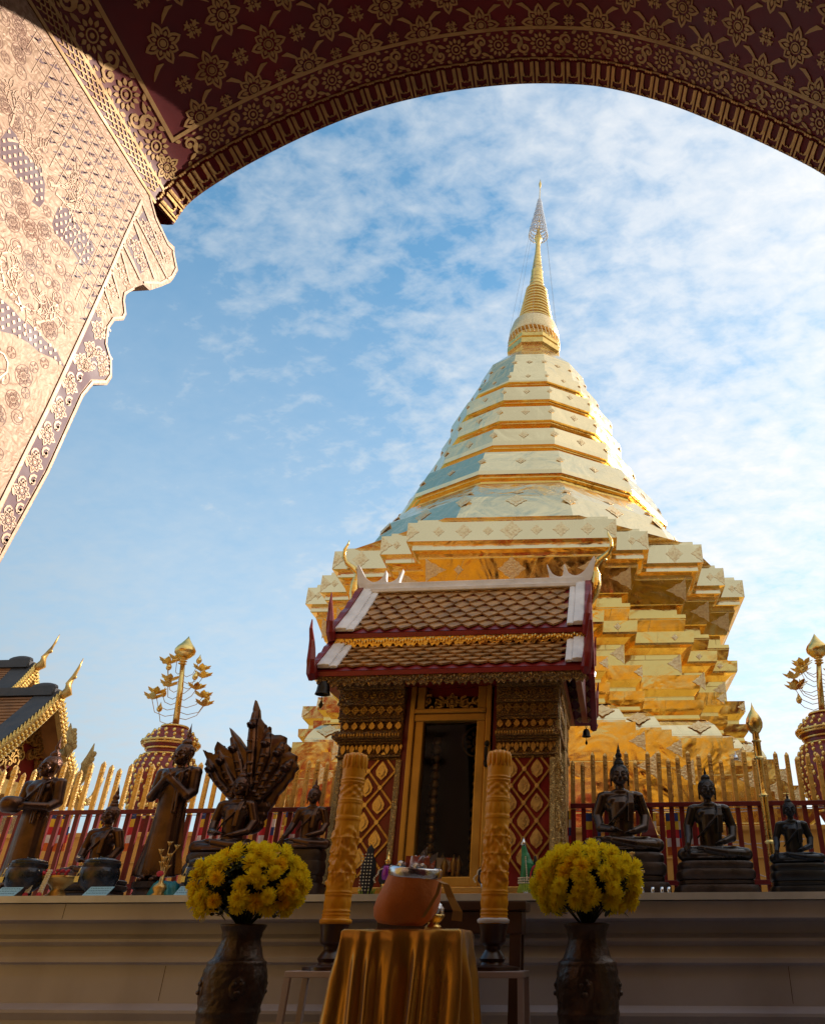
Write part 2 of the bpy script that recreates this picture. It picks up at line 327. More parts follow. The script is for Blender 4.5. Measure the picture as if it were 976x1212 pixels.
# ---- 2D ornament kit: raised pieces mapped by f(u, v, h)
class Orn:
    def __init__(s, mb, f, h=.003): s.mb = mb; s.f = f; s.h = h
    def piece(s, pts, h=None):
        h = h or s.h; mb = s.mb; f = s.f; b = [mb.pt(f(x, y, h)) for x, y in pts]; a = [mb.pt(f(x, y, 0)) for x, y in pts]; n = len(a)
        mb.face(b)
        for k in range(n): mb.face((a[k], a[(k+1) % n], b[(k+1) % n], b[k]))
    def disc(s, x, y, r, n=10, ry=None, h=None): s.piece([(x+r*cos(2*pi*k/n), y+(ry or r)*sin(2*pi*k/n)) for k in range(n)], h)
    def stroke(s, pts, wd, h=None, closed=False):
        """ribbon along pts; wd width or list"""
        h = h or s.h; n = len(pts); L = []; Rr = []
        for i, (x, y) in enumerate(pts):
            a = pts[(i-1) % n] if closed else pts[max(i-1, 0)]; b = pts[(i+1) % n] if closed else pts[min(i+1, n-1)]
            dx, dy = b[0]-a[0], b[1]-a[1]; l = sqrt(dx*dx+dy*dy) or 1; q = (wd[i] if isinstance(wd, (list, tuple)) else wd)/2
            L.append((x-dy/l*q, y+dx/l*q)); Rr.append((x+dy/l*q, y-dx/l*q))
        mb, f = s.mb, s.f
        lt = [mb.pt(f(*p, h)) for p in L]; rt = [mb.pt(f(*p, h)) for p in Rr]; lb = [mb.pt(f(*p, 0)) for p in L]; rb = [mb.pt(f(*p, 0)) for p in Rr]
        for i in range(n if closed else n-1):
            j = (i+1) % n; mb.face((lt[i], lt[j], rt[j], rt[i])); mb.face((lb[i], lb[j], lt[j], lt[i])); mb.face((rt[i], rt[j], rb[j], rb[i]))
    def ring(s, x, y, r, wd, n=14, ry=None): s.stroke([(x+r*cos(2*pi*k/n), y+(ry or r)*sin(2*pi*k/n)) for k in range(n)], wd, closed=True)
    def leaf(s, x, y, a, r0, r1, wd, h=None):
        ca, sa = cos(a), sin(a); q = [(r0, 0), (r0+(r1-r0)*.25, wd*.42), (r0+(r1-r0)*.5, wd*.5), (r0+(r1-r0)*.75, wd*.3), (r1, 0)]
        q = q+[(p, -t) for p, t in q[-2:0:-1]]
        s.piece([(x+p*ca-t*sa, y+p*sa+t*ca) for p, t in q], h)
    def petal(s, x, y, a, r0, r1, wd):
        ca, sa = cos(a), sin(a); L = r1-r0
        s.leaf(x, y, a, r0+L*.05, r0+L*.58, wd*.42)
        T = lambda p, t: (x+p*ca-t*sa, y+p*sa+t*ca)
        pts = [T(r0+L*.12, wd*.33), T(r0+L*.42, wd*.46), T(r0+L*.68, wd*.3), T(r1-L*.08, 0), T(r0+L*.68, -wd*.3), T(r0+L*.42, -wd*.46), T(r0+L*.12, -wd*.33)]
        s.stroke(pts, [L*.12, L*.18, L*.2, L*.24, L*.2, L*.18, L*.12])
    def flower(s, x, y, r, half=False, ry=1.):
        g = s.f
        if ry != 1: s = Orn(s.mb, lambda u, v, h: g(u, y+(v-y)*ry, h), s.h)
        s.disc(x, y, r*.17, 12); s.ring(x, y, r*.265, r*.05)
        for k in range(8):
            a = pi/2+k*pi/4
            if half and sin(a) > .1: continue
            s.petal(x, y, a, r*.33, r*(1.05 if k % 2 == 0 else .84), r*.46)
    def quatre(s, x, y, q):
        s.disc(x, y, q*.12, 8)
        for k in range(4):
            a = k*pi/2+pi/4; s.leaf(x, y, a, q*.2, q*.95, q*.42); s.leaf(x, y, a+pi/4, q*.2, q*.55, q*.2)
            s.leaf(x+cos(a)*q*.62, y+sin(a)*q*.62, a+1.3, q*.12, q*.5, q*.18); s.leaf(x+cos(a)*q*.62, y+sin(a)*q*.62, a-1.3, q*.12, q*.5, q*.18)
    def curl(s, x, y, r, a0, sgn, wd, turns=1.4):
        pts = []; ws = []
        for i in range(11):
            t = i/10; a = a0+sgn*2*pi*turns*t*.8; rr = r*(1-.82*t); pts.append((x+rr*cos(a), y+rr*sin(a))); ws.append(wd*(1.1-.6*t))
        s.stroke(pts, ws); s.disc(x, y, wd*.7, 6)
    def rosette(s, x, y, r):
        s.disc(x, y, r*.16, 8); s.ring(x, y, r*.38, r*.10, 12)
        for k in range(12):
            a = 2*pi*k/12; s.leaf(x, y, a, r*.52, r*.98, r*.28)
    def band(s, u0, u1, v, hw, step):
        n = max(1, round((u1-u0)/step)); st = (u1-u0)/n
        for i in range(n):
            x = u0+st*(i+.5)
            if i % 2: s.rosette(x, v, hw*.98)
            else:
                g = 1 if i % 4 else -1
                s.curl(x-st*.18, v+g*hw*.30, hw*.62, -g*1.2, g, hw*.24); s.curl(x+st*.20, v-g*hw*.32, hw*.58, pi-g*.8, g, hw*.23)
                s.leaf(x-st*.1, v-g*hw*.5, pi*.9, 0, hw*.8, hw*.3); s.leaf(x+st*.15, v+g*hw*.55, .4, 0, hw*.8, hw*.3); s.leaf(x, v, g*.9, -hw*.4, hw*.5, hw*.26)
                for q in (-1, 1):
                    for t in (-1, 1): s.leaf(x+q*st*.48, v+t*hw*.86, pi/2*(1-q)+t*.5*q, 0, hw*.5, hw*.3); s.leaf(x+q*st*.10, v+t*hw*.92, (0 if q > 0 else pi), 0, hw*.4, hw*.16)

# ============================================================ GROUND
g = MB(); g.box(-400, 400, -400, 400, -.5, 0); o = g.build('ground', M['floor']); o['kind'] = 'structure'
g = MB()  # raised terrace with moulded front
prof = [(4.34, 0), (4.34, .10), (4.27, .14), (4.27, .72), (4.25, .752), (4.25, .765), (4.31, .79), (4.31, .955), (4.285, .965), (4.285, .985), (4.33, 1.035), (4.30, 1.055), (4.30, 1.068), (4.34, 1.09), (4.34, 1.14), (4.22, 1.152), (4.22, 1.226)]
for (y0, z0), (y1, z1) in zip(prof, prof[1:]): g.poly([(-9, y0, z0), (9, y0, z0), (9, y1, z1), (-9, y1, z1)])
g.poly([(-9, 4.22, 1.226), (9, 4.22, 1.226), (9, 4.4, 1.226), (-9, 4.4, 1.226)])
g.cur = 1; g.box(-9, 9, 4.195, 9.2, 1.230, 1.262)
g.cur = 2
for x, z0, z1 in ((-2.86, 1.156, 1.226), (-2.30, .80, .95), (-.95, 1.156, 1.226), (.78, .80, .95), (1.02, 1.156, 1.226), (-3.3, .14, .72), (.2, .14, .72)): g.box(x, x+.0025, 4.219 if z0 > 1 else (4.309 if z0 > .7 else 4.269), 4.34, z0, z1)
o = g.build('terrace', [M['ledge'], M['ledgetop'], M['wood']]); o['kind'] = 'structure'
g = MB(); g.box(-26, 9, 9.2, 34, 0, 1.2); g.cur = 0; o = g.build('court', mat('warm marble court', (.62, .44, .24), .35, 0, .15, 1.5, .002, 6)); o['kind'] = 'structure'

# ============================================================ ARCHWAY
arch = thing('archway', 'tall dark red archway with gold stencilling framing the whole view', 'archway', (-.39, 0, 0))
def spl(pts, n=8):
    out = []
    for i in range(len(pts)-1):
        p0 = pts[max(i-1, 0)]; p1 = pts[i]; p2 = pts[i+1]; p3 = pts[min(i+2, len(pts)-1)]
        for k in range(n):
            t = k/n
            out.append(tuple(.5*((2*p1[j])+(-p0[j]+p2[j])*t+(2*p0[j]-5*p1[j]+4*p2[j]-p3[j])*t*t+(-p0[j]+3*p1[j]-3*p2[j]+p3[j])*t**3) for j in range(len(p1))))
    return out+[tuple(pts[-1])]
XJ = -1.755
AP = [(XJ, 3.60), (-1.715, 3.74), (-1.60, 3.885), (-1.43, 4.04), (-1.21, 4.20), (-.97, 4.325), (-.68, 4.405), (-.37, 4.43), (-.12, 4.405), (.09, 4.345), (.34, 4.20), (.57, 4.01), (.78, 3.81), (.93, 3.64), (.985, 3.50)]
AC = spl(AP, 8)
AL = [0]
for a, b in zip(AC, AC[1:]): AL.append(AL[-1]+sqrt((a[0]-b[0])**2+(a[1]-b[1])**2))
def arc(u):
    u = max(0, min(u, AL[-1]-1e-6)); i = 0
    lo, hi = 0, len(AL)-1
    while hi-lo > 1:
        m_ = (lo+hi)//2
        if AL[m_] <= u: lo = m_
        else: hi = m_
    t = (u-AL[lo])/(AL[hi]-AL[lo]); a, b = AC[lo], AC[hi]
    x, z = a[0]+(b[0]-a[0])*t, a[1]+(b[1]-a[1])*t; l = sqrt((b[0]-a[0])**2+(b[1]-a[1])**2)
    return x, z, (b[1]-a[1])/l, -(b[0]-a[0])/l     # inward normal (down/centre)
ox = .39  # parts are in arch-local coordinates
def fs(u, v, h):
    x, z, nx, nz = arc(u); return (x+nx*h+ox, v, z+nz*h)
g = MB()
YF, YB = 1.895, -5.0
c2 = [(XJ, 0)]+AC+[(.985, 0)]
def outer(p):
    x, z = p
    if z < 3.5: return (-12 if x < 0 else 12, z)
    a = (x+.39)/1.6; return (max(-12, min(12, a*9)), 6.2)
for i in range(len(c2)-1):
    (x0, z0), (x1, z1) = c2[i], c2[i+1]; p0, p1 = outer(c2[i]), outer(c2[i+1])
    g.poly([(x0+ox, YB, z0), (x0+ox, YF-.06, z0), (x1+ox, YF-.06, z1), (x1+ox, YB, z1)])
    for yy in (YB, YF-.06):
        g.poly([(x0+ox, yy, z0), (x1+ox, yy, z1), (p1[0]+ox, yy, p1[1]), (p0[0]+ox, yy, p0[1])])
g.poly([(-11.6, YB, 6.2), (12.4, YB, 6.2), (12.4, YF-.06, 6.2), (-11.6, YF-.06, 6.2)])
g.build('wall', M['maroon'], arch)
g = MB()
for i in range(len(c2)-1):
    (x0, z0), (x1, z1) = c2[i], c2[i+1]; p0, p1 = outer(c2[i]), outer(c2[i+1]); k0 = .18 if x0 < 0 and z0 < 3.7 else .02
    if i == 0: x0 -= .35; x1 -= .35; p0 = (-12, 0); p1 = (-12, 3.6)
    if i == 1: x0 -= .35
    if i == len(c2)-2: p0 = (12, 3.5); p1 = (12, 0)
    g.poly([(x0+ox, YF-.05, z0), (x1+ox, YF-.05, z1), (p1[0]+ox, YF-.05, p1[1]), (p0[0]+ox, YF-.05, p0[1])])
g.build('facade', M['facade'], arch)
g = MB(); g.poly([(-1.8+ox, -4.9, 0), (1.1+ox, -4.9, 0), (1.1+ox, -4.9, 4.5), (-1.8+ox, -4.9, 4.5)]); g.build('light_block_wall', M['maroon'], arch)  # unseen end wall added to cut light from behind the camera
# vault surface and stencil
g = MB(); n = 110
g.loft([[fs(AL[-1]*k/n, v, .002) for k in range(n+1)] for v in (-5.0, .6, 1.2, YF)], close=False)
g.build('vault', M['maroon'], arch, smooth=True)
g = MB(); O = Orn(g, lambda u, v, h: fs(u, v, h+.0025), .0025)
L1v, L2v = 1.765, 1.895
UT = AL[-1]
def lineU(u0, u1, v, wd): O.stroke([(u0+(u1-u0)*k/80, v) for k in range(81)], wd)
def lineV(u, v0, v1, wd): O.stroke([(u, v0+(v1-v0)*k/6) for k in range(7)], wd)
U3 = .235
lineU(U3, UT, L1v, .014); lineU(.03, UT, L2v, .012); lineV(U3, .7, L1v+.007, .016); lineV(.085, .7, L2v, .012); lineV(.008, .7, L2v, .012)
O.band(.26, UT-.02, 1.830, .050, .092)
sw = Orn(g, lambda u, v, h: fs(v, u, h+.0025), .0025); sw.band(.75, 1.80, .16, .058, .10)
O.flower(.155, 1.838, .055)
k = 0
for v in [i*.0185+.72 for i in range(62)]:        # fish-scale mesh in the narrow band
    for q in range(3):
        u = .02+q*.022+(.011 if k % 2 else 0)
        O.stroke([(u, v), (u+.006, v+.012), (u+.011, v+.016), (u+.017, v+.012), (u+.022, v)], .0045)
    k += 1
PU, PV = .252, .155
nr = int((UT-U3)/PU)+2
for j in range(0, 7):
    v = L1v-PV*j
    for i in range(-1, nr):
        u = U3+.145+PU*i+(PU/2 if j % 2 else 0)
        if U3+.07 < u < UT-.05:
            if j == 0:
                O.flower(u, v-.022, .074, half=True, ry=.95)
            else: O.flower(u, v, .070, ry=1.)
        uq = u+PU/2
        if U3+.045 < uq < UT-.04: O.quatre(uq, v-(.03 if j == 0 else 0), .037 if j else .028)
        if j and U3+.07 < u < UT-.08:
            for sx in (-1, 1):
                uu, vv = u+sx*PU*.27, v+PV*.5
                if uu > U3+.03:
                    O.stroke([(uu-sx*.035, vv-.018), (uu-sx*.012, vv-.016), (uu+sx*.012, vv+.002), (uu+sx*.03, vv+.02)], [.003, .016, .012, .002])
g.build('gold_stencil', M['stencil'], arch)
# petal moulding along the outer edge
g = MB(); rings = []
for k in range(n+1):
    u = UT*k/n
    rings.append([fs(u, YF, .004), fs(u, YF+.01, .012), fs(u, 1.99, .034), fs(u, 1.995, .006), fs(u, 1.995, -.35), fs(u, YF-.05, -.35)])
g.loft(rings, close=True, cap=False); g.build('edge_moulding', M['maroon'], arch)
def fm(u, v, h):   # v 0..1 across the sloping face
    return fs(u, YF+.01+.083*v, .012+.022*v+h)
g = MB(); O2 = Orn(g, fm, .006); st = .0705; u = .02
while u < UT-.05:
    for q in (-.0085, .0085): O2.stroke([(u+q, -.05), (u+q, .5), (u+q, .98)], .008, .005)
    c_ = u+st/2
    O2.stroke([(c_-.021, -.02), (c_-.021, .45), (c_-.016, .62), (c_-.006, .68), (c_, .60), (c_+.006, .68), (c_+.016, .62), (c_+.021, .45), (c_+.021, -.02)], .0105, .006)
    O2.stroke([(u+.012, .98), (u+.02, .86), (c_-.01, .90), (c_, .98), (c_+.01, .90), (u+st-.02, .86), (u+st-.012, .98)], .005, .006)
    for q in (-.012, 0, .012): O2.leaf(c_+q, -.22, pi/2, 0, .13, .012, .004)
    u += st
g.build('petal_moulding', mat('gilt moulding', (.74, .47, .17), .42, .55, .2, 20, .001, 60), arch)
# left jamb: flat carved cheek wall with stepped bracket profile
JO = [(1.845, 3.66), (1.871, 3.603), (1.925, 3.571), (2.03, 3.546), (2.075, 3.562), (2.088, 3.538), (2.139, 3.493), (2.128, 3.425), (2.12, 3.40), (2.08, 3.335), (1.988, 3.243), (1.95, 3.19), (1.928, 3.128), (1.935, 3.107), (1.964, 3.068), (1.961, 3.035), (1.923, 2.995), (1.912, 2.943), (1.933, 2.881), (1.982, 2.846), (2.006, 2.80), (1.996, 2.756), (1.938, 2.711), (1.917, 2.639), (1.90, 2.321), (1.854, 1.97), (1.85, 0)]
JO = JO[:10]+[(2.03, 3.262), (1.988, 3.25)]+JO[11:]
def fj(y, z, h): return (XJ+ox+h, y, z)
g = MB(); g.prism(JO+[(-4.9, 0), (-4.9, 3.66)], fj, -.5, .0015)
g.build('jamb', M['mural'], arch)
g = MB(); g.cur = 0; J = Orn(g, lambda y, z, h: fj(y, z, h+.002), .003)
inner = [(1.832, 3.54), (1.824, 3.326), (1.822, 3.123), (1.815, 2.9), (1.80, 2.5), (1.777, 2.14), (1.765, 1.7)]
J.stroke(inner, .014)
J.stroke([(y-.012, z) for y, z in JO[1:26]][:1]+[(1.93, 3.555), (2.035, 3.53), (2.07, 3.54), (2.075, 3.53), (2.122, 3.487), (2.115, 3.43), (2.07, 3.345), (1.985, 3.258)], .009)
J.stroke([(1.95, 3.19), (1.918, 3.13), (1.925, 3.10), (1.952, 3.065), (1.95, 3.04), (1.912, 2.998), (1.902, 2.945), (1.922, 2.884), (1.97, 2.848), (1.992, 2.80), (1.984, 2.762), (1.928, 2.715), (1.906, 2.64), (1.89, 2.32), (1.843, 1.97), (1.838, 1.6)], .009)
for a, b in (((1.83, 3.42), (2.03, 3.325)), ((1.83, 3.45), (2.10, 3.395)), ((1.826, 3.26), (1.925, 3.185)), ((1.826, 3.29), (1.965, 3.25)), ((1.822, 3.15), (1.905, 3.09)), ((1.82, 3.06), (1.90, 3.01)), ((1.84, 3.53), (2.04, 3.45))):
    J.stroke([a, b], .007)
g.build('jamb_border', M['muralgold'], arch)
# dark red grounds with gold scrollwork on the jamb edge band
g = MB(); RD = Orn(g, lambda y, z, h: fj(y, z, h+.0005), .0012)
RD.piece([(1.826, 2.93), (1.84, 2.985), (1.90, 2.90), (1.965, 2.85), (1.985, 2.80), (1.975, 2.765), (1.92, 2.72), (1.898, 2.64), (1.882, 2.33), (1.835, 1.97), (1.832, 1.6), (1.776, 1.6), (1.79, 2.14), (1.808, 2.5)])
RD.piece([(1.84, 3.31), (1.87, 3.40), (1.99, 3.35), (1.955, 3.27)]); RD.piece([(1.85, 3.46), (1.86, 3.52), (2.03, 3.44), (2.05, 3.415)])
def zp(x, y, sc, oy): p = PX(x/sc, oy+y/sc, XJ); return (p.y, p.z)
A1 = [(0, 330), (55, 255), (95, 300), (130, 390), (190, 460), (250, 505), (268, 600), (262, 700), (235, 735), (190, 700), (215, 655), (165, 590), (100, 560), (70, 500), (0, 440)]
B1 = [(345, 735), (425, 740), (470, 850), (520, 900), (567, 985), (515, 1080), (470, 1060), (440, 1005), (400, 950), (325, 890), (310, 830)]
C1 = [(0, 45), (45, 85), (95, 140), (150, 175), (190, 225), (240, 270), (272, 340), (225, 300), (165, 275), (120, 235), (60, 200), (0, 185)]
D1 = [(0, 620), (40, 640), (70, 760), (50, 860), (0, 900)]
pat = [[zp(x, y, 5.046, 100) for x, y in A1], [zp(x, y, 5.046, 100) for x, y in B1], [zp(x, y, 3.565, 340) for x, y in C1]]
for q in pat: RD.piece(q)
g.build('jamb_red_ground', M['muralred'], arch)
g = MB(); GD = Orn(g, lambda y, z, h: fj(y, z, h+.0018), .0014)
def inside(pt, poly):
    x, y = pt; r = False; j = len(poly)-1
    for i in range(len(poly)):
        if (poly[i][1] > y) != (poly[j][1] > y) and x < (poly[j][0]-poly[i][0])*(y-poly[i][1])/(poly[j][1]-poly[i][1])+poly[i][0]: r = not r
        j = i
    return r
s_ = .0245
for q in pat:
    ys = [p[0] for p in q]; zs = [p[1] for p in q]
    for i in range(int((min(ys)-.1)/s_), int((max(ys)+.1)/s_)):
        for j in range(int((min(zs))/s_), int((max(zs)+.1)/s_/.9)+1):
            y, z = i*s_+(s_/2 if j % 2 else 0), j*s_*.9
            if inside((y, z), q): GD.piece([(y-.0068, z), (y, z-.008), (y+.0068, z), (y, z+.008)], .0015)
# edge scroll band
for i in range(9):
    t = i/8.5; z = 2.72-t*.9; y = 1.853-t*.042
    GD.flower(y, z+.02, .036); GD.curl(y+.02, z-.035, .02, 1.2, 1, .008); GD.curl(y-.014, z-.058, .02, -1.5, -1, .008); GD.leaf(y+.02, z+.055, 1.2, 0, .03, .012); GD.leaf(y-.02, z-.01, 2.2, 0, .03, .012)
for y, z, r in ((1.87, 2.90, .04), (1.93, 2.82, .035), (1.87, 2.81, .035), (1.88, 2.75, .03), (1.95, 2.785, .025), (1.845, 2.96, .02)):
    GD.flower(y, z, r); GD.curl(y+r, z+r*.6, r*.6, 1, 1, .007)
for y, z, r in ((1.90, 3.345, .045), (1.955, 3.32, .03), (1.91, 3.475, .035), (1.965, 3.45, .03), (2.02, 3.425, .022), (1.875, 3.20, .035), (1.925, 3.175, .022), (1.87, 3.095, .03), (1.98, 3.505, .03), (2.06, 3.48, .028), (1.87, 3.03, .022)):
    GD.flower(y, z, r); GD.curl(y-r*1.1, z-r*.4, r*.5, 2, -1, .006)
# branch-and-grid ground at the top
for i in range(14):
    for j in range(13):
        y, z = 1.16+i*.048, 3.56-j*.05
        if z > 3.0+(1.8-y)*1.05-.12 and z < 3.57 and y < 1.8:
            GD.stroke([(y, z), (y+.048, z)], .0022, .0012); GD.stroke([(y, z), (y, z-.05)], .0022, .0012)
# tree branches reaching over the lattice, curling robe folds and clouds
rr = random.Random(3)
def branch(y, z, a, l, wd, d=0):
    pts = [(y, z)]
    for k in range(5):
        a += rr.uniform(-.4, .4); y += cos(a)*l/5; z += sin(a)*l/5; pts.append((y, z))
        if d < 2 and k > 0: branch(y, z, a+rr.choice((-1, 1))*rr.uniform(.6, 1.1), l*.55, wd*.6, d+1)
    GD.stroke(pts, [wd*(1-.16*k) for k in range(6)])
for (x, y) in ((40, 330), (300, 600), (330, 650), (60, 250), (410, 700)):
    q = zp(x, y, 5.046, 100); branch(q[0], q[1], rr.uniform(.3, 2.6), .12, .009)
for (x, y) in ((60, 60), (90, 100), (150, 150), (20, 10)):
    q = zp(x, y, 3.565, 340); branch(q[0], q[1], rr.uniform(.3, 2.6), .11, .009)
for k in range(16):
    y0, z0 = 1.2+rr.random()*.5, 2.1+rr.random()*.8
    if z0 > 2.62: continue
    GD.curl(y0, z0, .05+rr.random()*.04, rr.random()*6, rr.choice((-1, 1)), .008)
g.build('jamb_gold_relief', M['muralgold'], arch)
g = MB(); FL = Orn(g, lambda y, z, h: fj(y, z, h+.0016), .0009); g2_ = MB(); FR = Orn(g2_, lambda y, z, h: fj(y, z, h+.0015), .0006)
rf2 = random.Random(21); placed = []
for k in range(2600):
    y, z = rf2.uniform(1.0, 1.76), rf2.uniform(1.7, 3.5); q = rf2.choice((.018, .024, .03, .036))
    lim = 1.80-(3.3-z)*.036-.03
    if y+q > lim or z > 3.0+(1.8-y)*1.05-.16 or any(inside((y+a*q, z+b*q), p_) for p_ in pat for a in (-1, 0, 1) for b in (-1, 0, 1)): continue
    if any((y-a)**2+(z-b)**2 < ((q+c)*.86)**2 for a, b, c in placed): continue
    placed.append((y, z, q)); a = rf2.uniform(0, 6.28)
    FR.ring(y, z, q*.97, .0022, 16)
    if q > .028: FR.flower(y, z, q*.9)
    elif q > .02: FR.curl(y, z, q*.85, a, rf2.choice((-1, 1)), .0032); FL.leaf(y, z, a, 0, q*.8, q*.3)
    else:
        for t in range(4): FR.leaf(y, z, a+t*1.57, q*.15, q*.95, q*.35)
g.build('jamb_leaf_relief', M['muralgold'], arch); g2_.build('jamb_flower_drawing', M['muralline'], arch)
g = MB(); LN = Orn(g, lambda y, z, h: fj(y, z, h+.0014), .0008)
for i in range(16):
    for j in range(14):
        y, z = 1.10+i*.048+rr.uniform(-.006, .006), 3.56-j*.05+rr.uniform(-.006, .006)
        if z > 3.0+(1.8-y)*1.05-.12 and z < 3.57 and y < 1.78:
            LN.stroke([(y+.004, z-.042), (y+.016, z-.030), (y+.026, z-.024), (y+.040, z-.006)], [.003, .008, .007, .002])
            for q in range(3): a_ = rr.uniform(-.6, 2.4); LN.leaf(y+.014+.008*q, z-.030+.007*q, a_, 0, .016, .006)
LN = Orn(g, lambda y, z, h: fj(y, z, h+.0016), .0008)
for k in range(26):      # drawn folds of the robed figures
    x0 = -30+k*9; pts = []
    for i in range(9):
        t = i/8; x = x0+t*150+sin(t*5+k*.7)*7; y = 190+k*3+t*260+cos(k*1.3+t*3)*10
        p = PX(x, y, XJ); pts.append((p.y, p.z))
    if pts[-1][0] < 1.76: LN.stroke(pts, [.0015]+[.0042]*7+[.001])
g.build('jamb_line_drawing', M['muralred'], arch)
g = MB(); g.box(.985+ox, 1.4+ox, 1.84, 1.99, 0, 3.5); g.build('right_jamb', M['maroon'], arch)

# ============================================================ STUPA
st_ = thing('golden_stupa', 'towering gold sheeted stupa with stepped redented body and ringed spire', 'stupa', (-1.57, 13.86, 1.2), radians(2.1))
Z0 = 1.2
CC = [(1.58, 3.86), (2.08, 3.45), (2.97, 2.97), (3.45, 2.08), (3.86, 1.58)]
def redent(i):
    q = []
    for k, (a, b) in enumerate(CC):
        q.append((a-i, b-i))
        if k < 4: q.append((a-i, CC[k+1][1]-i))
    out = []
    # quadrant 1: from +y side to +x side; others mirrored in order
    def quad(sx, sy, rev):
        p = [(x*sx, y*sy) for x, y in q]; return p[::-1] if rev else p
    out += quad(1, 1, False)+quad(1, -1, True)+quad(-1, -1, False)+quad(-1, 1, True)
    return out
def redloft(name, prof, m=None):
    g = MB(); low = prof[0][1] < 5.5 and name != 'lotus_cushion'
    for (i0, z0), (i1, z1) in zip(prof, prof[1:]):      # soffit faces get the copy coloured by mirrored gold
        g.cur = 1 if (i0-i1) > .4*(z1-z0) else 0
        g.loft([[(x, y, z-Z0) for x, y in redent(i)] for i, z in ((i0, z0), (i1, z1))], cap=False)
    g.cur = 0; g.poly([(x, y, prof[0][1]-Z0) for x, y in redent(prof[0][0])]); g.poly([(x, y, prof[-1][1]-Z0) for x, y in redent(prof[-1][0])])
    o = g.build(name, [m or (M['goldlow'] if low else M['gold']), M['goldreflect']], st_)
    w_ = o.modifiers.new('w', 'WELD'); w_.merge_threshold = .0005; return o
redloft('upper_cornice', [(.33, 5.80), (.17, 6.165), (.165, 6.18), (.18, 6.24), (.10, 6.25), (.08, 6.26), (.085, 6.35), (.0, 6.37), (.0, 6.69), (.11, 6.70), (.12, 6.80), (.8, 6.83)])
redloft('frieze', [(.34, 5.42), (.31, 5.56), (.315, 5.62), (.43, 5.63), (.43, 5.785), (.335, 5.79), (.325, 5.80)])
redloft('neck_cornice', [(.42, 5.0), (.33, 5.08), (.25, 5.10), (.235, 5.13), (.22, 5.30), (.33, 5.32), (.36, 5.36), (.345, 5.43)])
redloft('neck', [(.43, 4.60), (.425, 5.01)])
redloft('base_moulding', [(.16, 3.92), (.25, 3.97), (.26, 4.02), (.19, 4.10), (.18, 4.22), (.30, 4.25), (.30, 4.31), (.21, 4.40), (.19, 4.60), (.44, 4.62)])
redloft('lotus_cushion', [(.0, 3.62), (.0, 3.66), (.03, 3.74), (.08, 3.83), (.15, 3.90), (.22, 3.94)])
redloft('lower_steps', [(-.9, 1.2), (-.9, 2.2), (-.5, 2.2), (-.5, 2.82), (-.35, 2.84), (-.35, 3.17), (-.23, 3.19), (-.23, 3.43), (-.12, 3.45), (-.12, 3.60), (.05, 3.62)])
def dode(name, prof, n=12, m=None, ph=None, sh=0):
    g = MB(); a0 = -pi/2-pi/n if ph is None else ph
    rr_ = lambda q: [(sh+q[0]*cos(a0+2*pi*k/n), q[0]*sin(a0+2*pi*k/n), q[1]-Z0) for k in range(n)]
    for j, (p, q) in enumerate(zip(prof, prof[1:])):
        g.cur = 1 if (name == 'bell_tier' and j < 6) else 0  # lower bands of each tier get the mirrored-gold colour
        g.loft([rr_(p), rr_(q)], cap=False)
    g.cur = 0; g.poly(rr_(prof[0])); g.poly(rr_(prof[-1])); return g.build(name, [m or M['gold'], M['goldreflect']], st_)
dode('bell_skirt', [(3.95, 6.79), (3.60, 6.95), (3.28, 7.55), (2.86, 8.05), (2.72, 8.10)])
for k, (a, b, c, d, e, f_) in enumerate([(2.62, 8.10, 2.71, 8.22, 2.82, 8.36), (2.05, 9.10, 2.12, 9.22, 2.26, 9.37), (1.78, 9.9, 1.85, 9.99, 1.985, 10.14), (1.62, 10.55, 1.69, 10.63, 1.815, 10.79), (1.38, 11.24, 1.43, 11.31, 1.555, 11.41)]):
    top = [(2.52, 8.93), (2.16, 9.70), (1.91, 10.42), (1.74, 11.05), (1.44, 11.70)][k]
    nx = [(2.04, 9.11), (1.77, 9.91), (1.61, 10.56), (1.37, 11.25), (1.35, 11.74)][k]
    dode('bell_tier', [(a, b-.02), (a+.015, b+.03), (c, b+.05), (c, d), (e-.05, d+.01), (e-.05, d+.05), (e, d+.06), (e, f_), (top[0]+.06*(1), top[1]-.02), (top[0]-.02, top[1]), (nx[0], nx[1])])
dode('bell_cap', [(1.35, 11.70), (1.32, 11.84), (1.20, 12.42), (.55, 13.22)])
def sx(z): return (z-13)*.014
g = MB()
g.lathe([(r, z-Z0) for r, z in [(.5, 13.1), (.60, 13.25), (.66, 13.30), (.66, 13.44), (.58, 13.50), (.63, 13.53), (.64, 13.62), (.52, 13.66), (.48, 13.78)]], 8, ph=pi/8); g.build('spire_plinth', M['goldr'], st_)
g = MB(); g.lathe([(r, z-Z0) for r, z in [(.47, 13.76), (.50, 13.82), (.47, 13.90), (.42, 13.95), (.46, 14.0), (.44, 14.1), (.46, 14.2), (.44, 14.4), (.40, 14.5)]], 32); g.build('spire_collar', M['goldr'], st_, autosm=40)
g = MB()   # filigree basket railing
g.lathe([(r, z-Z0) for r, z in [(.60, 13.86), (.615, 13.90), (.585, 14.10), (.53, 14.30), (.515, 14.30), (.57, 14.09), (.595, 13.90)]], 40)
for k in range(40):
    a = 2*pi*k/40; g.tube([(.61*cos(a), .61*sin(a), 13.84-Z0), (.625*cos(a+.05), .625*sin(a+.05), 13.70-Z0), (.61*cos(a+.1), .61*sin(a+.1), 13.62-Z0)], .012, 4)
g.build('spire_basket', M['filigree'], st_, autosm=40)
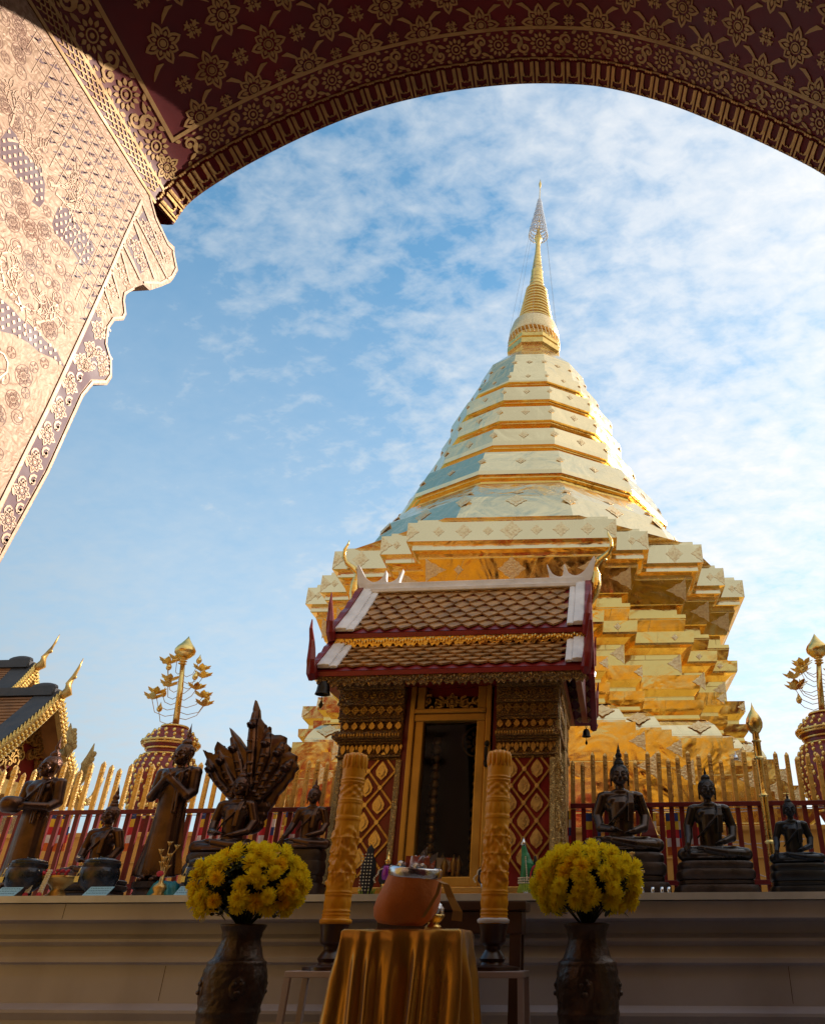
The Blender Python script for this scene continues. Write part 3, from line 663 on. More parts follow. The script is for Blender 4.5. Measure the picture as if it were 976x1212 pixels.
for k in range(11):
    t = k/10; z = 14.42+t*1.12; r = .455-.185*t**.85; hh = .05
    g = MB(); g.lathe([(r*.88, z-.035-Z0), (r*.97, z-.03-Z0), (r, z-.008-Z0), (r*.98, z+.022-Z0), (r*.88, z+.04-Z0), (r*.86, z+.06-Z0)], 28, c=(sx(z), 0)); g.build('spire_ring', M['goldr'], st_, smooth=True)
g = MB(); g.loft([[(sx(z)+r*cos(2*pi*k/24), r*sin(2*pi*k/24), z-Z0) for k in range(24)] for r, z in [(.20, 15.55), (.205, 15.62), (.18, 15.70), (.165, 15.9), (.145, 16.2), (.15, 16.22), (.15, 16.26), (.13, 16.3), (.10, 16.65), (.075, 16.9), (.06, 17.2), (.06, 17.36), (.09, 17.42), (.10, 17.5), (.085, 17.6), (.05, 17.7), (.035, 17.9), (.03, 19.0), (.012, 19.1), (.010, 19.55), (.03, 19.66), (.037, 19.74), (.02, 19.82), (.002, 19.95)]]); g.build('spire_cone', M['goldr'], st_, smooth=True)
for k in range(9):
    z = 15.72+k*.135; r = .178-.0118*k; g = MB(); g.lathe([(r*.85, z-.02-Z0), (r*1.06, z-.012-Z0), (r*1.06, z+.010-Z0), (r*.85, z+.02-Z0)], 22, c=(sx(z), 0)); g.build('spire_ring', M['goldr'], st_, smooth=True)
for k, (r, z0, z1, r1) in enumerate([(.255, 17.62, 17.86, .225), (.205, 17.98, 18.18, .175), (.155, 18.28, 18.45, .13), (.115, 18.52, 18.66, .095), (.085, 18.74, 18.86, .07), (.06, 18.93, 19.05, .04)]):
    g = MB(); n = 20; x = sx(z0)
    for a in range(n):
        t0 = 2*pi*a/n; t1 = 2*pi*(a+.5)/n; tm = (t0+t1)/2
        g.tube([(x+r*cos(t0), r*sin(t0), z0-Z0), (x+r1*1.02*cos(t1), r1*1.02*sin(t1), z1-Z0)], .010, 4); g.tube([(x+r*cos(t0), r*sin(t0), z0-Z0), (x+r1*1.02*cos(t0-.3), r1*1.02*sin(t0-.3), z1-Z0)], .010, 4)
        g.ell((x+r*cos(t0), r*sin(t0), z0-.03-Z0), (.012, .012, .025), 5, 4)
    for (ra, za) in ((r, z0), (r1, z1), ((r+r1)/2, (z0+z1)/2)):
        g.tube([(x+ra*cos(2*pi*a/n), ra*sin(2*pi*a/n), za-Z0) for a in range(n+1)], .015, 5)
    for a in range(4): g.tube([(x+r1*cos(a*pi/2), r1*sin(a*pi/2), z1-Z0), (x, 0, z1+.04-Z0)], .008, 4)
    g.build('parasol_tier', M['silver'], st_)
for k in range(6):
    a = pi/6+k*pi/3; g = MB(); g.tube([(sx(17.6)+.25*cos(a), .25*sin(a), 17.6-Z0), (.66*cos(a), .66*sin(a), 13.8-Z0)], .0022, 4); g.build('guy_wire', M['wire'], st_)
# repousse plaques on the sheets
PQ = []
def plaque(p, ux, uz, nrm, r, rz=None, half=0):
    p = Vector(p); ux = Vector(ux).normalized(); uz = Vector(uz).normalized(); nrm = ux.cross(uz).normalized()
    if nrm.y > .3 or (abs(nrm.y) <= .3 and nrm.dot(Vector((p.x, p.y, 0))) < 0): nrm = -nrm
    rz = rz or r; pts = []
    for k in range(32):
        a = 2*pi*k/32; d = abs(cos(a))+abs(sin(a)); q = 1/d*(1+.10*cos(8*a)*(1 if k % 2 else .6)); pts.append((r*q*cos(a), rz*q*sin(a)))
    if half: pts = [(x if x*half < 0 else -half*.004, y) for x, y in pts]
    f = lambda a, b, h: p+ux*a+uz*b+nrm*h
    g = MB(); PQ.append((r*rz/(p-Vector((1.57, -13.86, 0))).length_squared*(1 if p.y < 0 else .2), g))
    g.prism(pts, f, .001, .005); g.prism([(x*.45, y*.45) for x, y in pts], f, .005, .010)
def fplaques(z, zr, rfac, inset, ks):
    for sgn in ((1,)):
        pass
for (x, s_q) in ((-1.1, .08), (-.72, .12), (-.35, .075), (0, .16), (.38, .085), (.75, .12), (1.15, .10)):
    plaque((x, -3.862, 6.53-Z0), (1, 0, 0), (0, 0, 1), None, s_q)
for i, (a, b) in enumerate(CC):          # corner ornaments on the top fascia, both sides of each corner + face centres
    for sx_ in (-1, 1):
        plaque((sx_*(a-.004), -(b+.002), 6.53-Z0), (1, 0, 0), (0, 0, 1), None, .17, .155, half=sx_)
        if i > 0:
            m_ = (CC[i-1][0]+a)/2; plaque((sx_*m_, -(b+.002), 6.53-Z0), (1, 0, 0), (0, 0, 1), None, .13 if i in (2,) else .06, .15 if i == 2 else .07)
        ii = a-.43-.004; plaque((sx_*ii, -(b-.423), 4.86-Z0), (1, 0, 0), (0, 0, 1), None, .2, .15, half=sx_)
        plaque((sx_*(a-.19-.004), -(b-.188), 4.50-Z0), (1, 0, 0), (0, 0, 1), None, .12, .09, half=sx_)
        plaque((sx_*(a-.22-.3), -(b-.218), 5.21-Z0), (1, 0, 0), (0, 0, 1), None, .05, .05)
        t_ = Vector((0, -.16, .37)).normalized()
        plaque((sx_*(a-.26-.02), -(b-.235), 6.0-Z0), (1, 0, 0), t_, None, .3, .17, half=sx_)
        plaque((sx_*(a+.23-.004), -(b+.233), 3.33-Z0), (1, 0, 0), (0, 0, 1), None, .2, .12, half=sx_)
        plaque((sx_*(a+.35-.004), -(b+.353), 3.0-Z0), (1, 0, 0), (0, 0, 1), None, .24, .16, half=sx_)
        plaque((sx_*(a-.1-.2), -(b-.055), 3.80-Z0), (1, 0, 0), (0, .12, .16), None, .16, .12)
for x in (0,): plaque((x, -3.625, 6.0-Z0), (1, 0, 0), Vector((0, -.16, .37)), None, .2, .18)
for x in (-.8, .8): plaque((x, -3.625, 6.0-Z0), (1, 0, 0), Vector((0, -.16, .37)), None, .07, .07)
def dpl(r, z, r2, z2, a, q, qz=None, t=.5):
    """plaque on a dodecagon facet/edge: a angle from -y"""
    ap = cos(pi/12); rr = r+(r2-r)*t; zq = z+(z2-z)*t; k = (a/(pi/6)); edge = abs(k-round(k)) > .3
    d = rr*(1 if edge else ap)+.004; n_ = Vector((sin(a), -cos(a), 0)); tn = Vector((cos(a), sin(a), 0))
    plaque(n_*d+Vector((0, 0, zq-Z0)), tn, Vector((0, 0, z2-z))+n_*((r2-r)), None, q, qz or q)
for (r, z, r2, z2, q) in ((2.82, 8.36, 2.58, 8.91, .09), (2.26, 9.37, 2.22, 9.68, .09), (1.985, 10.14, 1.97, 10.40, .08), (1.815, 10.79, 1.80, 11.03, .065), (1.555, 11.41, 1.50, 11.68, .055)):
    for k in range(-5, 6): dpl(r, z, r2, z2, k*pi/12, q*(1 if k % 2 == 0 else .9), t=.5)
for k in range(-5, 6):
    dpl(3.28, 7.55, 2.86, 8.05, k*pi/12, .10, .08, .30); dpl(3.60, 6.95, 3.28, 7.55, k*pi/12, .17 if k % 2 == 0 else .14, .17, .80)
    dpl(1.32, 11.84, 1.20, 12.42, k*pi/12, .07, .05, .55)
PQ.sort(key=lambda t: -t[0])
for _, g in PQ[:100]: g.build('plaque', M['filigree'], st_)
g = MB()
for _, q in PQ[100:]:
    b_ = len(g.v); g.v += q.v; g.f += [tuple(i+b_ for i in f) for f in q.f]; g.m += q.m
g.build('small_plaques', M['filigree'], st_)['kind'] = 'stuff'

# ============================================================ SHRINE
sh = thing('spirit_shrine', 'carved gilt and red shrine with two tier tiled roof and glazed door', 'shrine', (-1.09, 5.4, 1.262))
SC = Vector((-1.09, 5.4, 1.262))
def L_(x, y, z): return (x-SC.x, y-SC.y, z-SC.z)
def lbox(g, x0, x1, y0, y1, z0, z1): g.box(x0-SC.x, x1-SC.x, y0-SC.y, y1-SC.y, z0-SC.z, z1-SC.z)
WX0, WX1, WY0, WY1 = -1.79, -.385, 4.97, 5.83
DX0, DX1 = -1.345, -.80
g = MB()
for a, b in ((WX0, DX0+.012), (DX1-.01, WX1)): lbox(g, a+.02, b, WY0, WY0+.1, 1.262, 2.60)
lbox(g, WX0+.02, WX0+.12, WY0+.1, WY1, 1.262, 2.6); lbox(g, WX1-.1, WX1, WY0+.1, WY1, 1.262, 2.6); lbox(g, WX0+.12, WX1-.1, WY1-.08, WY1, 1.262, 2.6)
lbox(g, DX0-.03, DX1+.03, WY0+.03, WY0+.1, 2.50, 2.60)
g.build('wall', M['red'], sh)
# stacked cornice mouldings over each pier and round the right side
crn = [(.012, 2.085, 2.10), (.03, 2.10, 2.115), (.016, 2.115, 2.185), (.03, 2.185, 2.20), (.05, 2.20, 2.212), (.075, 2.212, 2.245), (.055, 2.245, 2.258), (.04, 2.258, 2.268), (.022, 2.268, 2.325), (.04, 2.325, 2.345), (.05, 2.345, 2.36), (.045, 2.36, 2.43), (.065, 2.43, 2.452), (.06, 2.452, 2.53), (.085, 2.53, 2.555), (.10, 2.555, 2.60)]
for a, b, sl_, sr in ((WX0, DX0-.035, 1, 0), (DX1+.035, WX1, 0, 1)):
    g = MB()
    for d, z0, z1 in crn:
        lbox(g, a-d*sl_*.6, b+d*sr*.6, WY0-d, WY0+.12 if sr == 0 else WY1+d*.5, z0, z1-.001)
    o = g.build('cornice', M['carve'], sh); bevel(o, .005, 2)
    g = MB(); O3 = Orn(g, lambda u, v, h: (u-SC.x, WY0-SC.y-.002-h, v-SC.z), .012)
    # lotus petals under the cornice
    nn = int((b-a)/.052)
    for k in range(nn):
        x = a+(b-a)*(k+.5)/nn
        O4 = Orn(g, lambda u, v, h: (u-SC.x, WY0-.018-SC.y-h, v-SC.z), .014); O4.leaf(x, 2.178, -pi/2, 0, .062, .034)
        O4.leaf(x+(b-a)/nn/2, 2.178, -pi/2, 0, .035, .018); 
        O5 = Orn(g, lambda u, v, h: (u-SC.x, WY0-.024-SC.y-h, v-SC.z), .016); O5.leaf(x, 2.272, pi/2, 0, .052, .04)
        O6 = Orn(g, lambda u, v, h: (u-SC.x, WY0-.047-SC.y-h, v-SC.z), .016); O6.flower(x, 2.395, .026)
        O7 = Orn(g, lambda u, v, h: (u-SC.x, WY0-.062-SC.y-h, v-SC.z), .014); O7.curl(x, 2.49, .022, k, 1 if k % 2 else -1, .007)
        for q in (-.018, 0, .018): g.ell(L_(x+q, WY0-.078, 2.229), (.0075, .008, .013), 6, 5)
        if k*2 % 2 == 0: g.ell(L_(x, WY0-.013, 2.092), (.006, .006, .006), 6, 4)
    if sr:
        for k in range(12):
            y = WY0+.05+k*.07
            for zz_, rr_, hh_ in ((2.395, .03, .05), (2.49, .03, .065), (2.30, .028, .03), (2.15, .03, .02)): g.ell(L_(WX1+hh_*.6, y, zz_), (.014, .025, rr_), 6, 5)
    g.build('cornice_ornament', M['goldaged'], sh)
# diamond lattice panels
for a, b in ((WX0+.035, DX0-.06), (DX1+.06, WX1-.03)):
    g = MB(); F = lambda u, v, h: (u-SC.x, WY0-SC.y-h, v-SC.z)
    O3 = Orn(g, F, .012); wx = (b-a); cw = wx/2; ch = .205; z0, z1 = 1.40, 2.085
    def clipseg(p, q):
        # clip to panel box
        (x0, y0), (x1, y1) = p, q; t0, t1 = 0., 1.
        for pp, qq in ((-(x1-x0), x0-a), ((x1-x0), b-x0), (-(y1-y0), y0-z0), ((y1-y0), z1-y0)):
            if pp == 0:
                if qq < 0: return None
                continue
            r = qq/pp
            if pp < 0: t0 = max(t0, r)
            else: t1 = min(t1, r)
        return None if t0 >= t1 else ((x0+(x1-x0)*t0, y0+(y1-y0)*t0), (x0+(x1-x0)*t1, y0+(y1-y0)*t1))
    for k in range(-6, 8):
        for sg in (1, -1):
            p = (a-.0, z0+k*ch); q = (a+wx, z0+k*ch+sg*ch*2); s2 = clipseg(p, q)
            if s2: O3.stroke([s2[0], s2[1]], .012)
    g.build('lattice', M['goldaged'], sh)
    g = MB(); O3 = Orn(g, F, .012)
    for j in range(8):
        for i in range(-1, 4):
            x = a+i*cw+(cw/2 if j % 2 else 0); z = z0+ch*.5*j+(0 if True else 0)
            x2 = x+cw/2
            z2 = z0+j*ch/2
            if a+.02 < x2 < b-.02 and z2 > z0+.03 and z2 < z1-.05:
                O8 = Orn(g, F, .016); O8.leaf(x2, z2-.055, pi/2, 0, .115, .078); O8 = Orn(g, lambda u, v, h: (u-SC.x, WY0-.016-SC.y-h, v-SC.z), .010); O8.leaf(x2, z2-.035, pi/2, 0, .07, .04)
            if a+.0 < x < b and z2 > z0: O3.disc(x, z2, .014, 8, h=.018)
    g.build('flame_boss', M['picketgold'], sh)
    # carved edging strips either side
    g = MB()
    for xe in (a-.018, b+.016): lbox(g, xe-.018, xe+.018, WY0-.025, WY0, 1.36, 2.085)
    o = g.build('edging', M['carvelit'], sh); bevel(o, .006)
g = MB()    # carved right side with projecting pilasters, sunlight put into the lighter gilt
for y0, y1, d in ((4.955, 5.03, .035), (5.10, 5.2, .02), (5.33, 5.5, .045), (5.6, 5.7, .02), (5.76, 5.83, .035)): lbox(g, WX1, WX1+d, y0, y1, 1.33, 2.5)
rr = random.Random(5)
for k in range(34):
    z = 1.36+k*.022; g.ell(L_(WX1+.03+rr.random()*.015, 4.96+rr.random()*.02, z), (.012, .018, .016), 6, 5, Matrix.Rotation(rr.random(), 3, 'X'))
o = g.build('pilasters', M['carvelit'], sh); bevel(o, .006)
g = MB(); lbox(g, WX0-.05, WX1+.05, WY0-.06, WY1+.05, 1.262, 1.31); lbox(g, WX0-.02, WX1+.02, WY0-.035, WY1+.02, 1.31, 1.345); o = g.build('plinth', M['goldaged'], sh); bevel(o, .006)
# door
dr = MB(); fy = WY0-.03
for (xt, xb, sg) in ((DX0, DX0+.012, 1), (DX1, DX1-.0, -1)):
    for wd0, wd1, d in ((0, .035, .0), (.038, .095, .018)):
        a = [(xt+sg*wd0, 2.56), (xt+sg*wd1, 2.56), (xb+sg*wd1, 1.345), (xb+sg*wd0, 1.345)]
        dr.prism(a, lambda u, v, h: (u-SC.x, h-SC.y, v-SC.z), fy+d, WY0+.08)
lbox(dr, DX0+.037, DX1-.037, fy+.004, WY0+.08, 2.325, 2.372); lbox(dr, DX0+.036, DX1-.036, fy-.01, WY0+.08, 2.374, 2.405); lbox(dr, DX0+.09, DX1-.09, fy+.018, WY0+.08, 1.345, 1.40)
do = dr.build('door_frame', M['doorgilt'], sh); bevel(do, .006)
g = MB(); lbox(g, DX0+.095, DX1-.095, WY0+.03, WY0+.036, 1.40, 2.325); g.build('pane', M['glass'], do)
g = MB(); g.tube([L_(DX1-.018, fy-.012, 2.06), L_(DX1-.018, fy-.035, 2.09), L_(DX1-.018, fy-.035, 2.14), L_(DX1-.018, fy-.01, 2.17)], .011, 8); g.ell(L_(DX1-.018, fy-.012, 2.05), (.018, .012, .03), 8, 6); g.ell(L_(DX1-.018, fy-.012, 2.17), (.018, .012, .02), 8, 6); g.build('handle', M['blackbell'], do, smooth=True)
g = MB(); O3 = Orn(g, lambda u, v, h: (u-SC.x, WY0+.02-SC.y-h, v-SC.z), .02); cx = (DX0+DX1)/2
O3.flower(cx, 2.46, .055)
for sg in (-1, 1):
    O3.curl(cx+sg*.09, 2.45, .045, 1.5, sg, .014); O3.curl(cx+sg*.16, 2.47, .04, 1, -sg, .013); O3.curl(cx+sg*.13, 2.42, .03, 1, sg, .01); O3.leaf(cx+sg*.05, 2.43, pi/2-sg*.9, 0, .08, .03); O3.leaf(cx+sg*.19, 2.42, pi/2+sg*.5, 0, .08, .03)
g.build('lintel_carving', M['goldaged'], sh)
# altar interior glimpsed behind the glass
g = MB(); lbox(g, WX0+.12, WX1-.1, WY1-.10, WY1-.081, 1.3, 2.6); g.build('interior', M['dark'], sh)  # near-black sheet standing for the unlit back of the shrine
g = MB(); O3 = Orn(g, lambda u, v, h: (u-SC.x, WY1-.14-SC.y-h, v-SC.z), .02)
O3.ring(cx+.06, 2.36, .11, .012, 24); O3.rosette(cx+.06, 2.36, .09); g.build('interior_medallion', M['goldaged'], sh)
g = MB()
for x in (DX0+.13, DX1-.13):
    for k in range(16): g.lathe([(.02, 1.4+k*.056-SC.z), (.034, 1.42+k*.056-SC.z), (.022, 1.45+k*.056-SC.z)], 10, c=(x-SC.x, WY0+.28-SC.y))
g.build('interior_column', M['goldaged'], sh, smooth=True)
g = MB(); rq = random.Random(6)
for k in range(14): x = rq.uniform(DX0+.14, DX1-.14); h = rq.uniform(.05, .22); g.lathe([(.022, 1.345-SC.z), (.03, 1.36-SC.z), (.012, 1.345+h*.5-SC.z), (.025, 1.345+h*.7-SC.z), (.002, 1.345+h-SC.z)], 10, c=(x-SC.x, WY0+rq.uniform(.1, .22)-SC.y))
g.build('interior_offerings', M['goldaged'], sh, smooth=True)
g = MB(); lbox(g, cx-.06, cx+.07, WY0+.15, WY0+.152, 1.44, 1.52); g.build('interior_card', M['plastic'], sh)
# roof: two tiers, gable ends left and right
RX0, RX1 = -1.955, -.148
LW = [(4.70, 2.60), (4.86, 2.745), (5.02, 2.915)]       # lower slope y,z
UP = [(4.92, 2.945), (5.10, 3.12), (5.26, 3.30), (5.40, 3.47)]
def slope(g, line, x0, x1, th=.03, mirror=False):
    for (ya, za), (yb, zb) in zip(line, line[1:]):
        if mirror: ya, yb = 10.8-ya, 10.8-yb
        g.poly([L_(x0, ya, za), L_(x1, ya, za), L_(x1, yb, zb), L_(x0, yb, zb)]); g.poly([L_(x0, ya, za-th), L_(x1, ya, za-th), L_(x1, yb, zb-th), L_(x0, yb, zb-th)])
def ipos(line, t):
    ls = [sqrt((b[0]-a[0])**2+(b[1]-a[1])**2) for a, b in zip(line, line[1:])]; s = t*sum(ls)
    for (a, b), l in zip(zip(line, line[1:]), ls):
        if s <= l+1e-9: return (a[0]+(b[0]-a[0])*s/l, a[1]+(b[1]-a[1])*s/l, (b[0]-a[0])/l, (b[1]-a[1])/l)
        s -= l
    return (*line[-1], (b[0]-a[0])/l, (b[1]-a[1])/l)
rf = MB(); slope(rf, LW, RX0, RX1); slope(rf, UP, RX0+.01, RX1); slope(rf, LW, RX0, RX1, mirror=True); slope(rf, UP, RX0+.01, RX1, mirror=True)
ro = rf.build('roof', M['red'], sh)
def tiles(line, x0, x1, rows, dx):
    g = MB(); tw = dx
    for j in range(rows):
        t0 = j/rows; y, z, dy, dz = ipos(line, t0); t1 = min(1., (j+1.75)/rows); y1, z1, _, _ = ipos(line, t1)
        ny, nz = -dz, dy
        nx_ = int((x1-x0)/tw)
        for i in range(nx_+1):
            xc = x0+(i+(.5 if j % 2 else 0))*tw
            if xc < x0-.001 or xc > x1+.001: continue
            xl, xr = max(x0, xc-tw*.5), min(x1, xc+tw*.5); jt = rr.uniform(-.002, .002)
            e = .020+jt; up = (1.0)
            def q(x, s, h):
                yy = y+(y1-y)*s; z_ = z+(z1-z)*s; return L_(x, yy+ny*h, z_+nz*h)
            pts = [(xc, 0, e+.006), (xr, .52, e-.006), (xr, .9, .004), (xl, .9, .004), (xl, .52, e-.006)]
            tp = [g.pt(q(*p)) for p in pts]; bt = [g.pt(q(p[0], p[1], p[2]-.014)) for p in pts]
            g.face(tp)
            for a_, b_ in ((0, 1), (4, 0), (1, 2), (3, 4)): g.face((tp[a_], tp[b_], bt[b_], bt[a_]))
    return g
o = tiles(UP, RX0+.15, RX1-.13, 8, .118).build('upper_tiles', M['tile'], sh)
o = tiles([(4.71, 2.612), (4.86, 2.75), (4.985, 2.885)], RX0+.15, RX1-.13, 7, .118).build('lower_tiles', M['tile'], sh)
# white mortar verges and ridge
g = MB()
def verge(g, line, x0, x1, h0=.012, h1=.04):
    rings = []
    for k in range(9):
        y, z, dy, dz = ipos(line, k/8); ny, nz = -dz, dy
        rings.append([L_(x0, y+ny*h0, z+nz*h0), L_(x0, y+ny*h1, z+nz*h1), L_((x0+x1)/2, y+ny*h1*1.12, z+nz*h1*1.12), L_(x1, y+ny*h1, z+nz*h1), L_(x1, y+ny*h0, z+nz*h0)])
    g.loft(rings)
for ln in (UP, [(4.71, 2.61), (4.86, 2.755), (5.0, 2.90)]):
    verge(g, ln, RX0+.03, RX0+.115); verge(g, ln, RX0+.115, RX0+.165, .01, .028); verge(g, ln, RX1-.105, RX1-.03); verge(g, ln, RX1-.15, RX1-.105, .01, .028)
g.box(*[v for v in (RX0+.1-SC.x, RX1-.1-SC.x, 5.33-SC.y, 5.47-SC.y, 3.44-SC.z, 3.475-SC.z)]); g.box(RX0+.05-SC.x, RX1-.05-SC.x, 5.355-SC.y, 5.445-SC.y, 3.475-SC.z, 3.53-SC.z)
g.box(RX0+.1-SC.x, RX1-.1-SC.x, 4.955-SC.y, 5.04-SC.y, 2.885-SC.z, 2.932-SC.z)
o = g.build('verge', M['whitetrim'], ro); bevel(o, .006)
# ridge end crests (white flames) and chofa
for sg, xe in ((-1, RX0), (1, RX1)):
    g = MB(); T = lambda u, v, h: L_(xe+sg*u*1.1, 5.4+h, 3.50+v*1.25)
    pts = spl([(-.28, .0), (-.285, .06), (-.30, .125), (-.262, .06), (-.21, .035), (-.185, .05), (-.175, .12), (-.145, .06), (-.09, .04), (-.03, .075), (.04, .17), (.03, .06), (.0, -.02)], 4)
    g.prism(pts, T, -.025, .025); o = g.build('ridge_crest', M['whitetrim'], ro); bevel(o, .006)
    g = MB(); cpts = [(.0, -.15, .018), (.03, -.09, .035), (.045, -.02, .042), (.05, .05, .034), (.04, .10, .024), (.075, .15, .026), (.13, .19, .022), (.165, .235, .017), (.165, .29, .013), (.145, .33, .009), (.14, .36, .002)]
    g.tube([T(a, b, 0) for a, b, r in cpts], [c[2] for c in cpts], 8); g.ell(T(.115, .15, 0), (.02, .015, .014), 6, 5)
    g.build('chofa', M['goldr'], ro, smooth=True)
    for ln, nm in ((UP, 'u'), (LW, 'l')):     # gable bargeboards both slopes
        for mir in (False, True):
            g = MB(); rings = []
            for k in range(9):
                y, z, dy, dz = ipos(ln, k/8); ny, nz = -dz, dy; yy = (10.8-y) if mir else y; nyy = -ny if mir else ny
                w1 = .045+(.012 if k % 2 else 0)
                rings.append([L_(xe-sg*.03, yy-nyy*.06, z-nz*.06), L_(xe+sg*.012, yy-nyy*.06, z-nz*.06), L_(xe+sg*.012, yy+nyy*w1, z+nz*w1), L_(xe-sg*.03, yy+nyy*w1, z+nz*w1)])
            g.loft(rings); 
            y, z = ln[0]; yy = (10.8-y) if mir else y; s3 = -1 if not mir else 1
            hp = [(0, -.05, .03), (.03, -.02, .035), (.05, .06, .03), (.045, .14, .024), (.05, .2, .018), (.075, .27, .012), (.06, .34, .004)] if nm == 'l' else [(0, -.05, .03), (.035, .0, .032), (.05, .07, .028), (.045, .15, .02), (.05, .21, .014), (.035, .30, .004)]
            g.tube([L_(xe-sg*.01+sg*b*.12, yy+s3*a, z+b) for a, b, r in hp], [h[2] for h in hp], 7)
            g.build('bargeboard', M['red'], ro)
# valances
for z, yv in ((2.925, 4.93), (2.585, 4.72)):
    g = MB(); lbox(g, RX0+.04, RX1-.02, yv-.012, yv+.012, z-.065, z-.02)
    nn = 21
    for k in range(nn):
        x = RX0+.08+(RX1-RX0-.14)*k/(nn-1); g.prism([(x-.036, z-.065), (x-.02, z-.09), (x+.0, z-.075), (x+.02, z-.092), (x+.036, z-.066)], lambda u, v, h: L_(u, h, v), yv-.012, yv+.012)
    rr2 = random.Random(9)
    for k in range(90): x = RX0+.05+k*(RX1-RX0-.09)/90; g.ell(L_(x, yv-.016, z-.045+rr2.uniform(-.012, .012)), (.008, .01, .013), 5, 4)
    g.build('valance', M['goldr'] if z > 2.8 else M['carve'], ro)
    g = MB(); lbox(g, RX0+.0, RX1-.0, yv-.02, yv+.02, z-.02, z+.012); g.build('fascia', M['red'], ro)
# rear eave soffit seen at the right: red with gold stencil
g = MB(); O3 = Orn(g, lambda u, v, h: L_(u, 10.8-ipos(LW, v)[0]-.0-h*.7, ipos(LW, v)[1]-.035-h), .004)
for j in range(4):
    for i in range(3): O3.quatre(RX1-.06-i*.07, .12+j*.24, .030) if False else None
for j in range(5):
    for i in range(3):
        x = RX1-.055-i*.065; v = .10+j*.2
        y, z, dy, dz = ipos(LW, v); f = lambda u, q, h, y=y, z=z, dy=dy, dz=dz: L_(u, 10.8-(y+dy*q)-dz*h-dz*.033, z+dz*q-dy*h-dy*.034)
        Orn(g, f, .003).flower(x, 0, .027)
g.build('soffit_stencil', M['stencil'], ro)
g = MB(); g.prism([(4.75, 2.58), (6.05, 2.58), (5.4, 3.42)], lambda u, v, h: L_(h, u, v), RX1-.10, RX1-.06); g.prism([(4.75, 2.58), (6.05, 2.58), (5.4, 3.42)], lambda u, v, h: L_(h, u, v), RX0+.06, RX0+.10)
g.build('gable', M['red'], sh)
g = MB(); lbox(g, RX0+.02, RX1-.16, 4.74, 6.06, 2.56, 2.585); g.build('ceiling', M['red'], sh)
# wind bells under the eaves
def bell(p, label, sc=1.):
    r = thing('wind_bell', label, 'bell', p, 0, 'wind bells hanging under the shrine eaves')
    g = MB(); g.lathe([(.001, .0), (.022*sc, -.006*sc), (.034*sc, -.03*sc), (.037*sc, -.06*sc), (.043*sc, -.078*sc), (.036*sc, -.078*sc), (.02*sc, -.04*sc)], 20); g.tube([(0, 0, -.002), (.008*sc, 0, .018*sc), (0, 0, .034*sc), (-.008*sc, 0, .018*sc), (0, 0, 0)], .003, 6); g.build('bell_body', M['blackbell'], r, autosm=40)
    g = MB(); g.tube([(0, 0, -.04*sc), (0, 0, -.115*sc)], .0025, 5); g.prism([(-.004, -.112*sc), (-.013*sc, -.14*sc), (0, -.16*sc), (.013*sc, -.14*sc), (.004, -.112*sc)], lambda u, v, h: (u, h, v), -.002, .002); g.build('clapper', M['blackbell'], r)
    return r
bell(P(384, 806, 4.72), 'black wind bell hanging from the left eave corner of the shrine', 1.15)
bell((-.22, 6.03, 2.53), 'small dark wind bell hanging below the right rear eave of the shrine', .8)

# ============================================================ FENCE
def picket_mesh(h, red_to, wd=.015, seed=0):
    g = MB(); q = wd
    g.cur = 0; g.box(-q, q, -.010, .010, 0, red_to)
    g.cur = 1; g.box(-q*.95, q*.95, -.0095, .0095, red_to, h-.05); g.loft([[(-q*.95, -.0095, h-.05), (q*.95, -.0095, h-.05), (q*.95, .0095, h-.05), (-q*.95, .0095, h-.05)], [(-q*.9, -.009, h-.02), (q*.9, -.009, h-.02), (q*.9, .009, h-.02), (-q*.9, .009, h-.02)], [(-q*.15, -.003, h), (q*.15, -.003, h), (q*.15, .003, h), (-q*.15, .003, h)]])
    k = h-.03
    while k > h-.16 and k > red_to+.01: g.ell((0, -.0105, k), (q*.5, .004, .007), 5, 4); k -= .024
    return g
def fence(name, label, x0, x1, y, goldlow=False):
    r = thing(name, label, 'fence', ((x0+x1)/2, y, 1.262))
    cx_ = (x0+x1)/2
    var = []
    for s in range(4):
        h = .905+.018*s; m = picket_mesh(h, .60 if not goldlow else .60, .015+.001*(s % 2)).build('picket', [M['redpaint'], M['picketgold']], r); var.append(m.data); bpy.data.objects.remove(m)
    n = int((x1-x0)/.0735); rg = random.Random(int(abs(x0)*10))
    for k in range(n+1):
        o = bpy.data.objects.new('picket', var[rg.randrange(4)]); col.objects.link(o); o.parent = r; o.location = (x0+k*.0735-cx_, rg.uniform(-.003, .003), rg.uniform(-.015, .015)); o.rotation_euler = (rg.uniform(-.01, .01), rg.uniform(-.012, .012), rg.uniform(-.1, .1))
    g = MB(); g.box(x0-cx_-.02, x1-cx_+.02, -.03, -.012, .595, .625); o = g.build('rail', M['redpaint'], r); bevel(o, .003)
    g = MB(); g.box(x0-cx_-.02, x1-cx_+.02, -.03, -.012, .12, .15); o = g.build('rail', M['redpaint'], r); bevel(o, .003)
    return r
fence('picket_fence', 'gold tipped red picket fence left of the shrine behind the brown statues', -4.7, -1.87, 5.5)
fence('picket_fence', 'gold tipped red picket fence right of the shrine behind the black statues', -.30, 2.05, 5.5)
